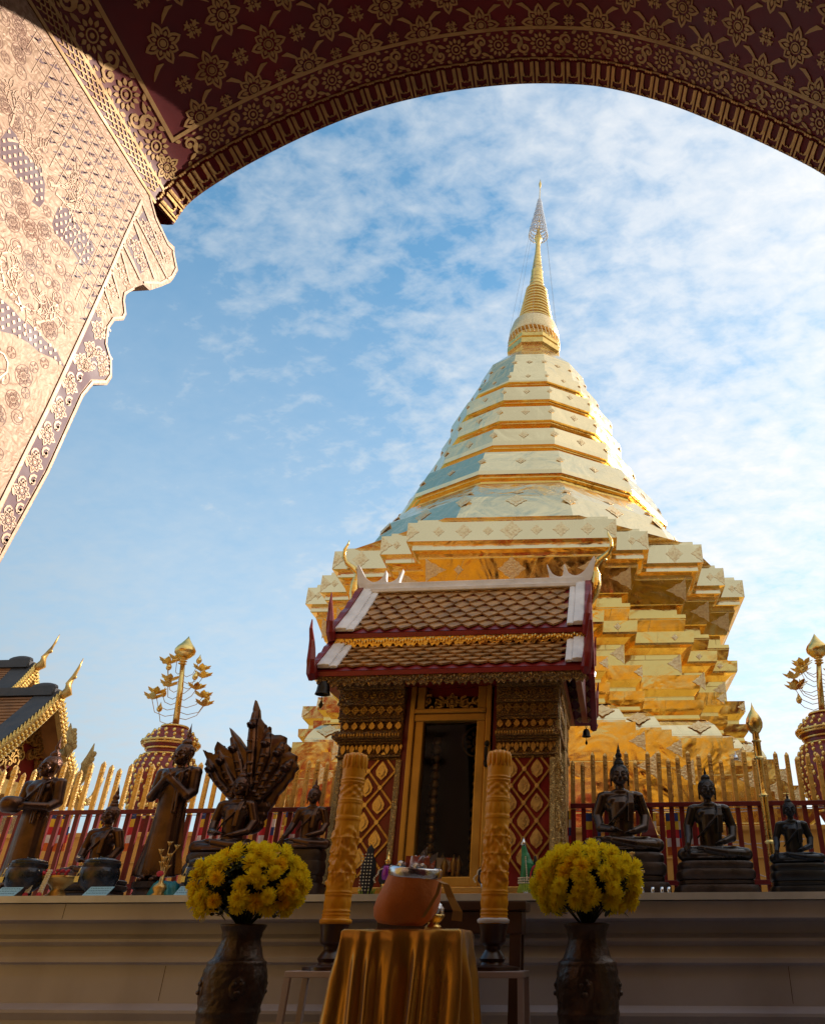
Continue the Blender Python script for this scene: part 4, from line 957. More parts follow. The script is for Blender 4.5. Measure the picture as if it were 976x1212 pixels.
# gold lotus post
pp = P(918, 1056, 4.95); pr_ = thing('lotus_post', 'tall thin gold post topped by a lotus bud finial', 'post', (pp.x, 4.95, 1.262))
g = MB(); hp = .98-.05
g.lathe([(.026, 0), (.021, .01), (.021, .3), (.030, .31), (.021, .32), (.023, .56), (.032, .57), (.023, .585), (.023, .78), (.032, .79), (.024, .80), (.024, .885), (.031, .895), (.022, .905), (.021, .94), (.02, .95)], 20); g.build('shaft', M['goldr'], pr_, autosm=35)
g = MB(); g.lathe([(.02, .94), (.034, .955), (.049, .98), (.053, 1.005), (.047, 1.035), (.031, 1.065), (.015, 1.09), (.006, 1.115), (.001, 1.14)], 24); g.build('lotus_bud', M['goldr'], pr_, smooth=True)
pb = P(870, 893, 5.42); bl = thing('small_bell', 'tiny pale bell hung on a fence picket right of the gold post', 'bell', pb)
g = MB(); g.lathe([(.001, 0), (.01, -.004), (.015, -.022), (.02, -.034), (.014, -.034), (.004, -.02)], 14); g.build('bell_cup', M['silver'], bl, smooth=True)
g = MB(); g.tube([(0, 0, 0), (0, .012, .02), (0, .035, .03)], .0025, 5); g.build('hook', M['silver'], bl)
# flags strung behind the fence
flag_specs = [(68, 958), (80, 958), (130, 960), (160, 958), (245, 958), (263, 958), (319, 958), (349, 956), (668, 958), (700, 960), (735, 958), (765, 960), (797, 960), (823, 957)]
fp = ['in the gap beside the far left standing statue', 'next left of the far left seated statue', 'behind the far left seated statue', 'left of the statue with crossed hands', 'just right of the statue with crossed hands', 'second right of the statue with crossed hands', 'right of the serpent hooded statue', 'between serpent hood and orange candle', 'right against the shrine corner', 'left behind the tall topped black statue', 'behind the tall topped black statue', 'behind the red pointed lantern', 'left of the middle black statue', 'behind the middle black statue']
for k, (px, py) in enumerate(flag_specs):
    p = P(px, py+2, 5.75); f = thing('festival_flag', 'striped festival flag behind the fence, '+fp[k], 'flag', p, 0, 'striped flags hung behind the fence')
    g = MB(); W = .12; hs = .055
    def wv(u, v): return (u, .008*sin(u*60+k)+.02*(v/.25)**2*sin(k*2.1), v)
    cols = [0, 1, 2, 3, 4]
    for i in range(5):
        for s in range(6):
            g.cur = cols[i]; a0, a1 = -W/2+(W*.72)*s/6, -W/2+(W*.72)*(s+1)/6; g.poly([wv(a0, -i*hs), wv(a1, -i*hs), wv(a1, -(i+1)*hs), wv(a0, -(i+1)*hs)])
        g.cur = cols[(i*2+1) % 5]; a0, a1 = W*.22, W/2; g.poly([wv(a0, -i*hs), wv(a1, -i*hs), wv(a1, -(i+1)*hs), wv(a0, -(i+1)*hs)])
    o = g.build('flag_cloth', [M['fb'], M['fy'], M['fr'], M['fw'], M['fo']], f); sd = o.modifiers.new('t', 'SOLIDIFY'); sd.thickness = .002
g = MB(); g.tube([(-4.6, 5.75, 1.89), (-3.4, 5.75, 1.885), (-2.6, 5.75, 1.888), (-1.85, 5.75, 1.885)], .003, 5); tag(g.build('flag_line', M['wire']), 'thin line carrying the striped flags left of the shrine', 'string')
g = MB(); g.tube([(-.33, 5.75, 1.885), (.6, 5.75, 1.882), (2.0, 5.75, 1.885)], .003, 5); tag(g.build('flag_line', M['wire']), 'thin line carrying the striped flags right of the shrine', 'string')
g = MB()
for k, (a, b) in enumerate((((.0, 2.0), (1.3, 1.55)), ((.25, 1.75), (1.35, 1.35)), ((.3, 1.9), (1.1, 1.9)), ((.5, 1.68), (1.3, 1.70)))):
    g.tube([(a[0]+(b[0]-a[0])*t/6, 5.9, a[1]+(b[1]-a[1])*t/6-.02*sin(pi*t/6)) for t in range(7)], .003, 4)
tag(g.build('fairy_light_cable', M['stool']), 'thin pale cables strung loosely behind the right fence', 'cable')
# ochre walls behind the fence
def wallthing(x0, x1, y, label):
    r = thing('ochre_wall', label, 'wall', ((x0+x1)/2, y, 1.262)); g = MB(); h = (x1-x0)/2
    g.box(-h, h, -.12, .12, 0, .66); o = g.build('wall_body', M['ochrewall'], r)
    g = MB(); g.box(-h, h, -.15, .15, .66, .70); g.box(-h, h, -.135, .135, .44, .455); o = g.build('coping', M['ochrewall'], r); bevel(o, .01)
wallthing(-6.4, -1.2, 7.3, 'low ochre wall behind the left picket fence'); wallthing(-.8, 3.2, 7.3, 'low ochre wall behind the right picket fence')

# ============================================================ STATUES
def body_seated(g, hands):
    g.ell((0, .01, .10), (.19, .15, .11)); g.chain([(0, .015, .12), (0, .01, .30), (0, .005, .44)], [.140, .132, .145])
    g.ell((0, .0, .475), (.180, .105, .115)); g.ell((.075, -.055, .50), (.075, .05, .055)); g.ell((-.075, -.055, .50), (.075, .05, .055))
    g.cap((-.155, .0, .555), (.155, .0, .555), .062, .062); g.cap((0, .005, .58), (0, .0, .69), .054, .047); g.ell((0, .0, .60), (.10, .06, .04))
    head(g, (0, -.01, .765), 1.12)
    for s in (1, -1):
        g.chain([(s*.09, .0, .085), (s*.24, -.09, .08), (s*.34, -.15, .072)], [.10, .088, .068]); g.ell((s*.345, -.15, .07), (.06, .065, .062))
    g.chain([(.33, -.16, .065), (.12, -.235, .075), (-.10, -.235, .115)], [.062, .05, .035]); g.ell((-.15, -.225, .13), (.06, .03, .026)); 
    g.chain([(-.33, -.16, .055), (-.10, -.21, .045), (.12, -.22, .05)], [.062, .05, .04])
    g.ell((0, -.09, .03), (.38, .19, .035))
    # left arm to lap
    g.chain([(.185, .0, .54), (.245, .01, .37), (.22, -.07, .25)], [.066, .055, .050]); g.chain([(.22, -.07, .25), (.11, -.185, .20)], [.047, .034]); hand(g, (.10, -.19, .195), (-1, -.12, -.05), (0, 0, 1), .1)
    if hands == 'earth':
        g.chain([(-.185, .0, .54), (-.25, .0, .37), (-.265, -.10, .26)], [.066, .055, .050]); g.chain([(-.265, -.10, .26), (-.29, -.205, .17)], [.046, .034]); hand(g, (-.293, -.215, .16), (-.05, -.25, -1), (0, -1, .2), .1)
    else:
        g.chain([(-.185, .0, .54), (-.245, .01, .37), (-.22, -.07, .25)], [.066, .055, .050]); g.chain([(-.22, -.07, .25), (-.11, -.185, .22)], [.047, .034]); hand(g, (-.10, -.195, .215), (1, -.12, -.03), (0, 0, 1), .1)
    # robe edge and shoulder sash
    g.chain([(.12, -.02, .60), (.10, -.11, .545), (.03, -.145, .43), (-.08, -.125, .33), (-.16, -.06, .25)], [.014, .014, .013, .012, .012], 8)
    for q in (-.018, .0, .018): g.chain([(.105+q, .02, .61), (.10+q, -.095, .57), (.095+q, -.145, .47), (.085+q, -.15, .30)], [.014]*4, 8)
def head(g, c, s):
    c = Vector(c); E = lambda p, r: g.ell(c+Vector(p)*s, tuple(x*s for x in r), 16, 10); K = lambda a, b, ra, rb: g.cap(c+Vector(a)*s, c+Vector(b)*s, ra*s, rb*s, 8)
    E((0, .01, .01), (.080, .088, .098)); E((0, -.025, -.045), (.056, .055, .048)); E((0, -.05, -.075), (.026, .024, .018))
    K((0, -.078, .02), (0, -.100, -.022), .010, .013); E((.011, -.09, -.026), (.011, .012, .008)); E((-.011, -.09, -.026), (.011, .012, .008))
    for q in (1, -1):
        E((q*.034, -.069, .004), (.021, .014, .010)); K((q*.012, -.083, .024), (q*.034, -.081, .036), .005, .005); K((q*.034, -.081, .036), (q*.058, -.062, .024), .005, .004)
        E((q*.045, -.055, -.03), (.026, .024, .026)); K((q*.082, .005, .02), (q*.082, .0, -.045), .013, .011); K((q*.082, .0, -.045), (q*.080, .0, -.085), .010, .012)
    K((-.020, -.078, -.050), (.020, -.078, -.050), .0065, .0065); K((-.013, -.077, -.062), (.013, -.077, -.062), .007, .007)
def hand(g, c, d, up, L):
    c = Vector(c); d = Vector(d).normalized(); up = Vector(up); sd = d.cross(up).normalized(); up = sd.cross(d).normalized()
    g.cap(c, c+d*L*.35, .024, .026, 8)
    for k, (o, l) in enumerate(((-1.5, .48), (-.5, .58), (.5, .55), (1.5, .42))):
        b = c+d*L*.4+sd*o*.0125; m = b+d*L*l*.55-up*.002; g.chain([b, m, m+d*L*l*.5-up*.012], [.0085, .008, .006], 7)
    g.chain([c+d*L*.05+sd*.022, c+d*L*.3+sd*.042+up*.005, c+d*L*.55+sd*.040], [.010, .009, .007], 7)
def flame(g, c, s, r=1.):
    x, y, z = c
    g.lathe([(.030*s*r, z-.01*s), (.036*s*r, z), (.028*s*r, z+.012*s), (.022*s*r, z+.02*s), (.034*s*r, z+.035*s), (.030*s*r, z+.055*s), (.018*s*r, z+.075*s), (.020*s*r, z+.085*s), (.012*s*r, z+.11*s), (.006*s*r, z+.14*s), (.001, z+.17*s)], 14, c=(x, y))
def hair(g, c, s):
    c = Vector(c); g.ell(c+Vector((0, .020, .030))*s, (.088*s, .088*s, .084*s), 20, 12); g.ell(c+Vector((0, .022, .115))*s, (.048*s, .048*s, .042*s), 16, 10)
def plinth_lotus(g, w, d, h, steps):
    """stepped rounded plinth; steps: (fw, z0, z1)"""
    for f, z0, z1 in steps:
        pts = []
        n = 28
        for k in range(n):
            a = 2*pi*k/n; ex = .45; pts.append((w*f*abs(cos(a))**ex*(1 if cos(a) > 0 else -1), d*f*abs(sin(a))**ex*(1 if sin(a) > 0 else -1)))
        zz_ = [z0*h, z0*h+(z1-z0)*h*.25, z0*h+(z1-z0)*h*.75, z1*h]; fs_ = [.96, 1., 1., .95]
        g.loft([[(x*q, y*q, z) for x, y in pts] for z, q in zip(zz_, fs_)])
def statue_seated(name, label, loc, ztop, pl_h, sc, mats, hands, rz=0, steps=None, wid=.40, dep=.26, tall=1.):
    r = thing(name, label, 'statue', loc, rz, 'bronze buddha statues on the terrace')
    B, Hm, Pm = mats
    g = MB(); plinth_lotus(g, wid*sc, dep*sc, pl_h, steps or [(1.12, 0, .34), (.98, .34, .5), (1.04, .5, .78), (1., .78, 1.)]); o = g.build('plinth', Pm, r, autosm=40)
    g = MB(); g.T = Matrix.Translation((0, .04*sc, pl_h)) @ Matrix.Scale(sc, 4); body_seated(g, hands); o = g.build('body', B, r, smooth=True); remesh(o, .0062*sc)
    g = MB(); g.T = Matrix.Translation((0, .04*sc, pl_h)) @ Matrix.Scale(sc, 4); hair(g, (0, -.01, .765), 1.12); ho = g.build('hair', Hm, r, smooth=True)
    g = MB(); g.T = Matrix.Translation((0, .04*sc, pl_h)) @ Matrix.Scale(sc, 4); flame(g, (0, .012, .935), tall); g.build('flame_finial', Hm, r, smooth=True)
    return r
BR = (M['bronze'], M['curls'], M['base_dk']); BK = (M['bronzedk'], M['curlsdk'], M['base_dk'])
def zat(py, Y, px=500): return P(px, py, Y).z
# seated, black (right)
s6 = statue_seated('seated_buddha', 'largest dark statue right of the shrine, half hidden by yellow flowers', (.02, 4.72, 1.262), 0, .225, .565, (mat('brown black bronze', (.075, .05, .04), .28, .75, .3, 7, .001, 30), M['curlsdk'], M['base_dk']), 'lap', radians(4), tall=1.05)
s7 = statue_seated('seated_buddha', 'black seated statue touching its knee on a stepped plinth, left of the gold post', (.525, 4.72, 1.262), 0, .18, .51, BK, 'earth', radians(3), tall=.55)
s8 = statue_seated('seated_buddha', 'small black seated statue at the right edge beyond the gold post', (.985, 4.75, 1.262), 0, .17, .375, (mat('blue black bronze', (.02, .022, .03), .35, .5, .3, 9, .001, 30), M['curlsdk'], mat('blue black plinth', (.018, .018, .022), .4, .3, .3, 9, .002, 30)), 'earth', radians(-4), tall=.6)
# seated, brown (left)
s2 = statue_seated('seated_buddha', 'brown seated statue with tall flame between two lidded bowls', (-3.14, 4.80, 1.262), 0, .12, .475, BR, 'lap', radians(-4), tall=1.3)
s4 = statue_seated('seated_buddha', 'brown seated statue sheltered by a seven headed serpent hood', (-2.30, 4.72, 1.262), 0, .245, .50, BR, 'lap', 0, tall=.9)
# naga hood and coils
g = MB(); g.T = Matrix.Translation((0, .06, .0)); b0 = P(289, 950, 4.84)
def hp(x, y, Y=4.84): p = P(140+x/3.486, 820+y/3.486, Y); return Vector((p.x+2.30, p.y-4.72-.06, p.z-1.262))
root_ = hp(545, 500)
OUT = [(505, 500), (470, 462), (425, 405), (398, 372), (378, 345), (382, 318), (366, 300), (374, 280), (358, 238), (392, 262), (402, 252), (400, 232), (412, 200), (438, 236), (452, 250), (470, 268), (476, 250), (462, 222), (470, 198), (456, 140), (492, 178), (515, 212), (538, 235), (548, 205), (541, 176), (552, 150), (546, 122), (553, 96), (550, 62), (560, 22), (576, 66), (578, 98), (592, 118), (604, 128), (600, 146), (622, 134), (622, 160), (642, 172), (668, 172), (692, 182), (690, 206), (712, 226), (708, 244), (742, 262), (736, 286), (748, 312), (728, 330), (722, 352), (698, 372), (680, 398), (655, 420), (640, 452), (610, 486), (570, 505)]
ctr = (560, 300)
def fan(k, x, y): q = hp(x, y); dx = (x-560)/190; q.y += .03-.05*dx*dx; return q
ring0 = [fan(0, x, y)+Vector((0, -.012, 0)) for x, y in OUT]; ring1 = [fan(0, x, y)+Vector((0, .022, 0)) for x, y in OUT]
def inn(f, d): return [fan(0, ctr[0]+(x-ctr[0])*f, ctr[1]+(y-ctr[1])*f)+Vector((0, d, 0)) for x, y in OUT]
g.loft([inn(.05, -.035), inn(.55, -.035), inn(.86, -.024), ring0, ring1, inn(.86, .035), inn(.05, .045)])
for (tx, ty), m_, rr0 in zip([(365, 250), (410, 212), (458, 152), (559, 40), (622, 142), (690, 185), (738, 268)], [(420, 372), (452, 335), (500, 290), (554, 200), (608, 262), (648, 300), (672, 345)], (.020, .022, .026, .030, .034, .034, .032)):
    mp_ = fan(0, *m_)+Vector((0, -.03, 0)); tp_ = fan(0, tx, ty)+Vector((0, -.012, 0)); dd = tp_-mp_
    g.chain([root_+Vector((0, -.03, .02)), root_.lerp(mp_, .6)+Vector((0, -.02, 0)), mp_, mp_+dd*.5, mp_+dd*.72], [.018, .026, rr0*1.2, rr0, rr0*.55], 10)
    hd = mp_+dd*.42; g.ell(hd+Vector((0, -.03, -.012)), (.026, .034, .020), 10, 8); g.cap(hd+Vector((0, -.05, -.018)), hd+Vector((0, -.085, -.012)), .016, .008, 8)
    for sg in (-1, 1): g.ell(hd+Vector((sg*.014, -.048, .004)), (.007, .007, .007), 6, 5)
    for q in range(5):      # belly scales
        c_ = root_.lerp(mp_, .35+.16*q)+Vector((0, -.045, 0)); g.ell(c_, (.022, .008, .008), 8, 5)
for v_ in range(3):
    g.ell(root_+Vector((0, .01, -.06+.05*v_)), (.10+.01*v_, .045, .06))
o = g.build('serpent_hood', M['bronze'], s4, smooth=True); remesh(o, .0038, -1)
# seat coils: pale ochre rolls
g = MB()
for k in range(3): g.ell((0, .0, .03+.055*k), (.22-.012*k, .15, .034), 20, 8)
g.build('serpent_coils', M['bronze'], s4, smooth=True)
# fifth: dark statue half hidden behind the left candle
s5 = statue_seated('seated_buddha', 'small brown seated statue between the serpent hood and left orange candle', (-1.85, 4.78, 1.262), 0, .27, .40, BR, 'earth', 0, tall=.7, wid=.30, dep=.2)
# standing statues
def standing(name, label, loc, H, pose, rz, ph):
    r = thing(name, label, 'statue', loc, rz, 'bronze buddha statues on the terrace')
    T0 = Matrix.Translation((0, 0, ph)) @ Matrix.Scale(H, 4)
    g = MB(); n = 24; g.lathe([(.15*H, 0), (.155*H, ph*.25), (.13*H, ph*.35), (.12*H, ph*.6), (.14*H, ph*.7), (.14*H, ph)], 8, ph=pi/8); g.build('plinth', M['base_dk'], r)
    g = MB(); g.T = T0
    sec = [(.035, .155, .070), (.06, .150, .072), (.2, .125, .078), (.36, .115, .080), (.50, .108, .076), (.58, .106, .074), (.66, .122, .078), (.73, .130, .072), (.765, .11, .055)]
    g.loft([[(a*cos(2*pi*k/n), b*sin(2*pi*k/n), z) for k in range(n)] for z, a, b in sec])
    for s in (1, -1):     # robe wings flaring at the sides
        g.loft([[(s*(.08+w_*cos(2*pi*k/8)), .01+.014*sin(2*pi*k/8), z) for k in range(8)] for z, w_ in [(.045, .125), (.08, .12), (.2, .085), (.35, .06), (.5, .04)]])
        g.cap((s*.045, -.03, .02), (s*.05, -.09, .012), .026, .02); g.chain([(s*.05, -.01, .0), (s*.05, -.01, .06)], [.026, .03])
        g.cap((0, -.0, .735), (s*.145, .0, .735), .045, .042)
    g.ell((.05, -.045, .70), (.06, .04, .045)); g.ell((-.05, -.045, .70), (.06, .04, .045)); g.cap((0, 0, .74), (0, 0, .82), .036, .032)
    head(g, (0, -.008, .865), .80)
    if pose == 'cross':
        for s, z in ((1, .70), (-1, .69)):
            g.chain([(s*.140, .0, .73), (s*.155, -.01, .60), (s*.145, -.05, .565)], [.047, .041, .038]); g.chain([(s*.145, -.05, .565), (s*.02, -.115, z-.02)], [.036, .026]); hand(g, (s*.01, -.12, z-.01), (-s*.8, -.05, .55), (0, -1, 0), .075)
    else:
        for s in (1, -1):
            g.chain([(s*.155, .0, .73), (s*.18, -.0, .60), (s*.17, -.05, .56)], [.047, .041, .038]); g.chain([(s*.17, -.05, .56), (s*.09, -.185, .555)], [.036, .026]); hand(g, (s*.08, -.19, .545), (-s*.6, -.4, -.1), (0, 0, 1), .075)
    g.chain([(.09, -.01, .765), (.07, -.08, .72), (-.04, -.09, .62), (-.10, -.04, .56)], [.010]*4, 8)
    for q in (-.012, .012): g.chain([(.085+q, .0, .78), (.08+q, -.075, .73), (.085+q, -.09, .60), (.09+q, -.085, .45)], [.010]*4, 8)
    for q in (-.05, .0): x = q; g.chain([(x*.8, -.070, .5), (x, -.070, .3), (x*1.2, -.064, .06)], [.003, .005, .008], 6)
    o = g.build('body', M['bronze'], r, smooth=True); remesh(o, .0042*H/.9 if H else .004)
    g = MB(); g.T = T0; hair(g, (0, -.008, .865), .80); g.build('hair', M['curls'], r, smooth=True)
    g = MB(); g.T = T0; flame(g, (0, .01, .985), .72, .8); g.build('flame_finial', M['curls'], r, smooth=True)
    if pose != 'cross':
        g = MB(); g.T = T0; g.lathe([(.001, .50), (.05, .505), (.075, .53), (.082, .565), (.07, .60), (.055, .612), (.05, .60), (.06, .57)], 20, c=(0, -.215)); g.build('alms_bowl', M['bronze'], r, smooth=True)
    return r
s3 = standing('standing_buddha', 'brown standing statue with both hands crossed on its chest', (-2.72, 4.75, 1.262), .84, 'cross', radians(-8), .10)
s1 = standing('standing_buddha', 'brown standing statue at the far left holding a bowl at its waist', (-3.62, 4.80, 1.262), .83, 'bowl', radians(-14), .06)

# ============================================================ TERRACE OFFERINGS
def alms(px, py, Y, label, d):
    p = P(px, py, Y); r = thing('donation_bowl', label, 'bowl', (p.x, Y, 1.262), 0, 'lidded donation bowls with padlocks')
    g = MB(); g.lathe([(.055, 0), (.05, .02), (.052, .035), (.085, .06), (.102, .10), (.100, .13), (.09, .15), (.094, .155), (.094, .172), (.085, .178)], 32, sq=lambda a, z, q: q+(.003*sin(a*10)*sin(z*70) if .05 < z < .15 else 0)); g.build('bowl_body', M['pot'], r, autosm=45)
    g = MB(); g.lathe([(.09, .176), (.088, .186), (.06, .196), (.02, .202), (.02, .208), (.001, .209)], 32); g.build('lid', M['pot'], r, autosm=45)
    k = MB(); k.tube([(-.05, -.09, .165), (-.052, -.098, .14), (-.052, -.104, .115)], .005, 6); k.tube([(-.045, -.104, .118), (-.045, -.104, .10), (-.06, -.104, .10), (-.06, -.104, .118)], .003, 5); k.box(-.064, -.041, -.112, -.098, .072, .1); k.build('padlock', M['steel'], r)
    return r
alms(30, 1040, 4.42, 'dark lidded bowl with padlock at the far left, below the standing statue', 0)
alms(117, 1040, 4.42, 'dark lidded bowl with padlock right of the far left seated statue', 0)
alms(240, 1040, 4.47, 'dark lidded bowl with padlock partly behind the left yellow flowers', 0)
for k, (px, w_, lb) in enumerate(((3, .12, 'pale blue text plate leaning at the far left edge'), (111, .13, 'pale blue text plate between the two left bowls'), (216, .10, 'pale blue text plate beside the left yellow flowers'))):
    p = P(px, 1058, 4.235); r = thing('sign_plate', lb, 'sign', (p.x, 4.24, 1.2625), 0, 'pale blue text plates along the terrace edge')
    T = Matrix.Rotation(radians(-52), 4, 'X'); g = MB(); g.T = T; g.box(-w_/2, w_/2, -.002, .002, 0, .075); g.build('plate', M['signblue'], r)
    g = MB(); g.T = T; rs = random.Random(k)
    for row in range(3):
        x = -w_*.42
        while x < w_*.40:
            l = rs.uniform(.004, .012); z = .058-row*.02; g.box(x, x+l, -.0028, -.0022, z, z+.002); g.box(x, x+.0015, -.0028, -.0022, z, z+.008); g.box(x+l-.0015, x+l, -.0028, -.0022, z, z+.006); x += l+rs.uniform(.003, .007)
    g.build('lettering', M['signink'], r)
# garland hanging on a tray between the bowls
p = P(74, 1035, 4.5); r = thing('garland_tray', 'jasmine and rose garland draped over a low tray between the left bowls', 'garland', (p.x, 4.5, 1.262))
g = MB(); g.lathe([(.06, 0), (.05, .02), (.03, .05), (.05, .07), (.10, .10), (.105, .115)], 20); g.build('tray', M['goldaged'], r, smooth=True)
g = MB()
for x0 in (-.075, .0):
    for k in range(11):
        for q in (-1, 0, 1): g.ell((x0+q*.009-k*.002, -.108-.002*abs(q), .135-k*.0105), (.0065, .0065, .007), 6, 5)
g.build('jasmine_strands', M['garland'], r, smooth=True)
g = MB(); rg = random.Random(2)
for k in range(26): g.ell((-.09+k*.0072, -.085+rg.uniform(-.02, .02), .125+rg.uniform(-.006, .014)), (.010, .010, .009), 6, 5)
for x0 in (-.1, -.022): g.ell((x0, -.112, .01), (.016, .014, .022), 8, 6)
g.build('rose_buds', M['rose'], r, smooth=True)
# gold offering tree on teal cloth
p = P(190, 1048, 4.40); r = thing('offering_tree', 'little gilded flower tree standing on teal cloth before the standing statue', 'ornament', (p.x, 4.4, 1.262))
g = MB(); g.lathe([(.035, 0), (.04, .01), (.026, .025), (.038, .045), (.03, .06), (.012, .075), (.010, .15)], 16); g.build('pot', M['goldaged'], r, smooth=True)
for k in range(7):
    a = k*2.4; rad = .02+.05*(k % 3)/2; z = .14+.02*k; x, y = rad*cos(a)*.9, rad*sin(a)*.4
    g = MB(); g.tube([(0, 0, .09), (x*.6, y*.6, z-.03), (x, y, z)], .003, 5)
    for q in range(5): b_ = 2*pi*q/5; g.cap((x, y, z), (x+.014*cos(b_), y+.008*sin(b_), z+.018), .005, .003, 6)
    g.build('sprig', M['goldaged'], r, smooth=True)
g = MB(); g.ell((0, -.03, .115), (.022, .008, .015)); g.build('pink_flower', M['rose'], r, smooth=True)
g = MB(); n = 26; rings = []
for z, q in ((.001, 1.25), (.02, 1.1), (.055, .9), (.075, .6)): rings.append([(.075*q*cos(2*pi*k/n)*(1+.12*sin(k*2.1)), .02+.05*q*sin(2*pi*k/n)*(1+.1*cos(k*1.7)), z+.012*sin(k*1.3)*(z > .01)) for k in range(n)])
g.loft(rings); tag(g.build('teal_cloth', M['teal'], smooth=True, loc=(p.x-.0, 4.43, 1.2625)), 'crumpled teal cloth under the little gilded flower tree', 'cloth')
# red pyramid lantern between right statues
p = P(768, 1000, 5.05); r = thing('red_lantern', 'small red pointed fabric lantern behind the largest dark statue', 'lantern', (p.x, 5.05, 1.262))
g = MB(); g.lathe([(.05, 0), (.055, .2), (.065, .24), (.07, .36), (.055, .40), (.03, .45), (.012, .50), (.001, .52)], 4, ph=pi/4); g.build('shade', M['redpaint'], r)
g = MB()
for k in range(4):
    a = pi/4+k*pi/2; g.tube([(.072*cos(a), .072*sin(a), .24), (.074*cos(a), .074*sin(a), .36), (.001, 0, .52)], .004, 5)
O3 = Orn(g, lambda u, v, h: (u, -.0495-h, v), .003); O3.flower(0, .30, .03); g.build('gold_trim', M['goldr'], r)
# white cups & gilt spray beside flowers, right
p = P(757, 1045, 4.45); r = thing('gilt_flower_spray', 'small gilt flower spray rising behind the right yellow flowers', 'ornament', (p.x, 4.45, 1.262))
g = MB(); g.lathe([(.02, 0), (.022, .03), (.012, .05)], 12); g.build('holder', M['silver'], r, smooth=True)
for dx, dz in ((-.035, .20), (-.005, .16), (.012, .11), (-.05, .14)):
    g = MB(); g.tube([(0, 0, .04), (dx*.4, 0, dz*.6), (dx, 0, dz)], .003, 5); g.ell((dx, 0, dz), (.009, .009, .014), 8, 6)
    for q in range(5): a = 2*pi*q/5; g.ell((dx+.011*cos(a), .006*sin(a), dz+.004), (.006, .005, .008), 6, 4)
    g.build('stem', M['goldaged'], r, smooth=True)
p = P(800, 1052, 4.33); 
for k, (px, lb) in enumerate(((772, 'left'), (783, 'middle'), (791, 'right'))):
    p = P(px, 1055, 4.32); g = MB(); g.lathe([(.006, 0), (.0085, .004), (.009, .032), (.0075, .032), (.006, .008)], 14); tag(g.build('small_cup', M['silver'], smooth=True, loc=(p.x, 4.32, 1.262)), 'tiny pale offering cup on the terrace edge, %s of three' % lb, 'cup', 'tiny offering cups')
# figurines flanking the shrine door
def figurine(px, Y, label, silver=False):
    p = P(px, 1050, Y); r = thing('garlanded_figurine', label, 'figurine', (p.x, Y, 1.262), 0, 'garlanded figurines before the shrine door')
    g = MB(); g.lathe([(.032, 0), (.03, .012), (.018, .03), (.02, .05), (.034, .07), (.038, .085)], 20); g.build('stand', M['silver'] if silver else M['goldr'], r, smooth=True)
    g = MB(); g.lathe([(.04, .085), (.05, .10), (.045, .13), (.03, .16), (.02, .18)], 20); g.ell((0, -.0, .14), (.05, .03, .05)); g.build('robe', M['blackc'], r, smooth=True)
    g = MB(); g.lathe([(.024, .10), (.027, .13), (.022, .165), (.017, .175)], 16, c=(0, -.028)); g.build('bead_body', M['purple'], r, smooth=True)
    g = MB(); g.ell((0, -.01, .19), (.017, .016, .012), 12, 8); g.lathe([(.018, .195), (.02, .2), (.012, .212), (.006, .235), (.001, .26)], 12, c=(0, -.01)); g.build('crown', M['goldr'] if not silver else M['silver'], r, smooth=True)
    g = MB()
    for k in range(30):
        a = pi*k/29; g.ell((.062*cos(a)*(1+.1*sin(k)), -.035, .09+.075*sin(a)), (.005, .005, .005), 5, 4)
    g.build('pearl_string', M['garland'], r, smooth=True)
figurine(457, 4.72, 'purple and black figurine on a gold stand left of the shrine door')
figurine(575, 4.74, 'purple and black figurine on a silver stand behind the right candle', True)
p = P(434, 1050, 4.78); r = thing('beaded_figurine', 'dark figurine hung with pearl strings behind the left candle', 'figurine', (p.x, 4.78, 1.262))
g = MB(); g.lathe([(.04, 0), (.045, .03), (.03, .06), (.045, .12), (.04, .2), (.02, .24), (.022, .27), (.001, .30)], 18); g.build('figure_body', M['blackc'], r, smooth=True)
g = MB()
for s in range(4):
    for k in range(12): g.ell((-.03+s*.018, -.048, .24-k*.017), (.0045,)*3, 5, 4)
g.build('pearl_string', M['garland'], r, smooth=True)
g = MB(); rg = random.Random(8)
for k in range(20): a = rg.random()*6.28; g.cap((.03*cos(a), .03*sin(a), .0), (.05*cos(a), .05*sin(a), .06), .005, .003, 5)
g.build('green_fringe', M['lime'], r, smooth=True)
p = P(622, 1050, 4.74); r = thing('green_bird_figurine', 'green bird shaped figurine with pearl collar right of the right candle', 'figurine', (p.x, 4.74, 1.262))
g = MB(); g.chain([(0, 0, .12), (.008, 0, .17), (-.004, 0, .22), (-.016, 0, .27)], [.035, .042, .026, .015]); o = g.build('bird_body', M['grn'], r, smooth=True); remesh(o, .004)
g = MB(); g.chain([(.03, .0, .12), (.055, 0, .17), (.05, 0, .22)], [.02, .018, .006]); g.build('wing', M['blackc'], r, smooth=True)
g = MB(); g.lathe([(.014, .28), (.018, .285), (.01, .30), (.001, .325)], 12, c=(-.018, 0)); g.build('cap', M['silver'], r, smooth=True)
g = MB()
for k in range(22): a = 2*pi*k/22; [g.ell((.042*cos(a), .035*sin(a), .085+.012*j), (.006,)*3, 5, 4) for j in range(3)]
for k in range(14): g.ell((.0+k*.0008, -.044+.0005*k, .215-k*.009), (.0045,)*3, 5, 4)
g.build('pearl_collar', M['garland'], r, smooth=True)
g = MB()
for k in range(26): a = 2*pi*k/26; g.cap((.034*cos(a), .03*sin(a), .08), (.046*cos(a), .04*sin(a), .04), .006, .004, 5)
g.build('green_fringe', M['lime'], r, smooth=True)
g = MB(); g.lathe([(.03, 0), (.028, .01), (.012, .02), (.014, .04), (.03, .05)], 16); g.build('stand', M['silver'], r, smooth=True)
g = MB()
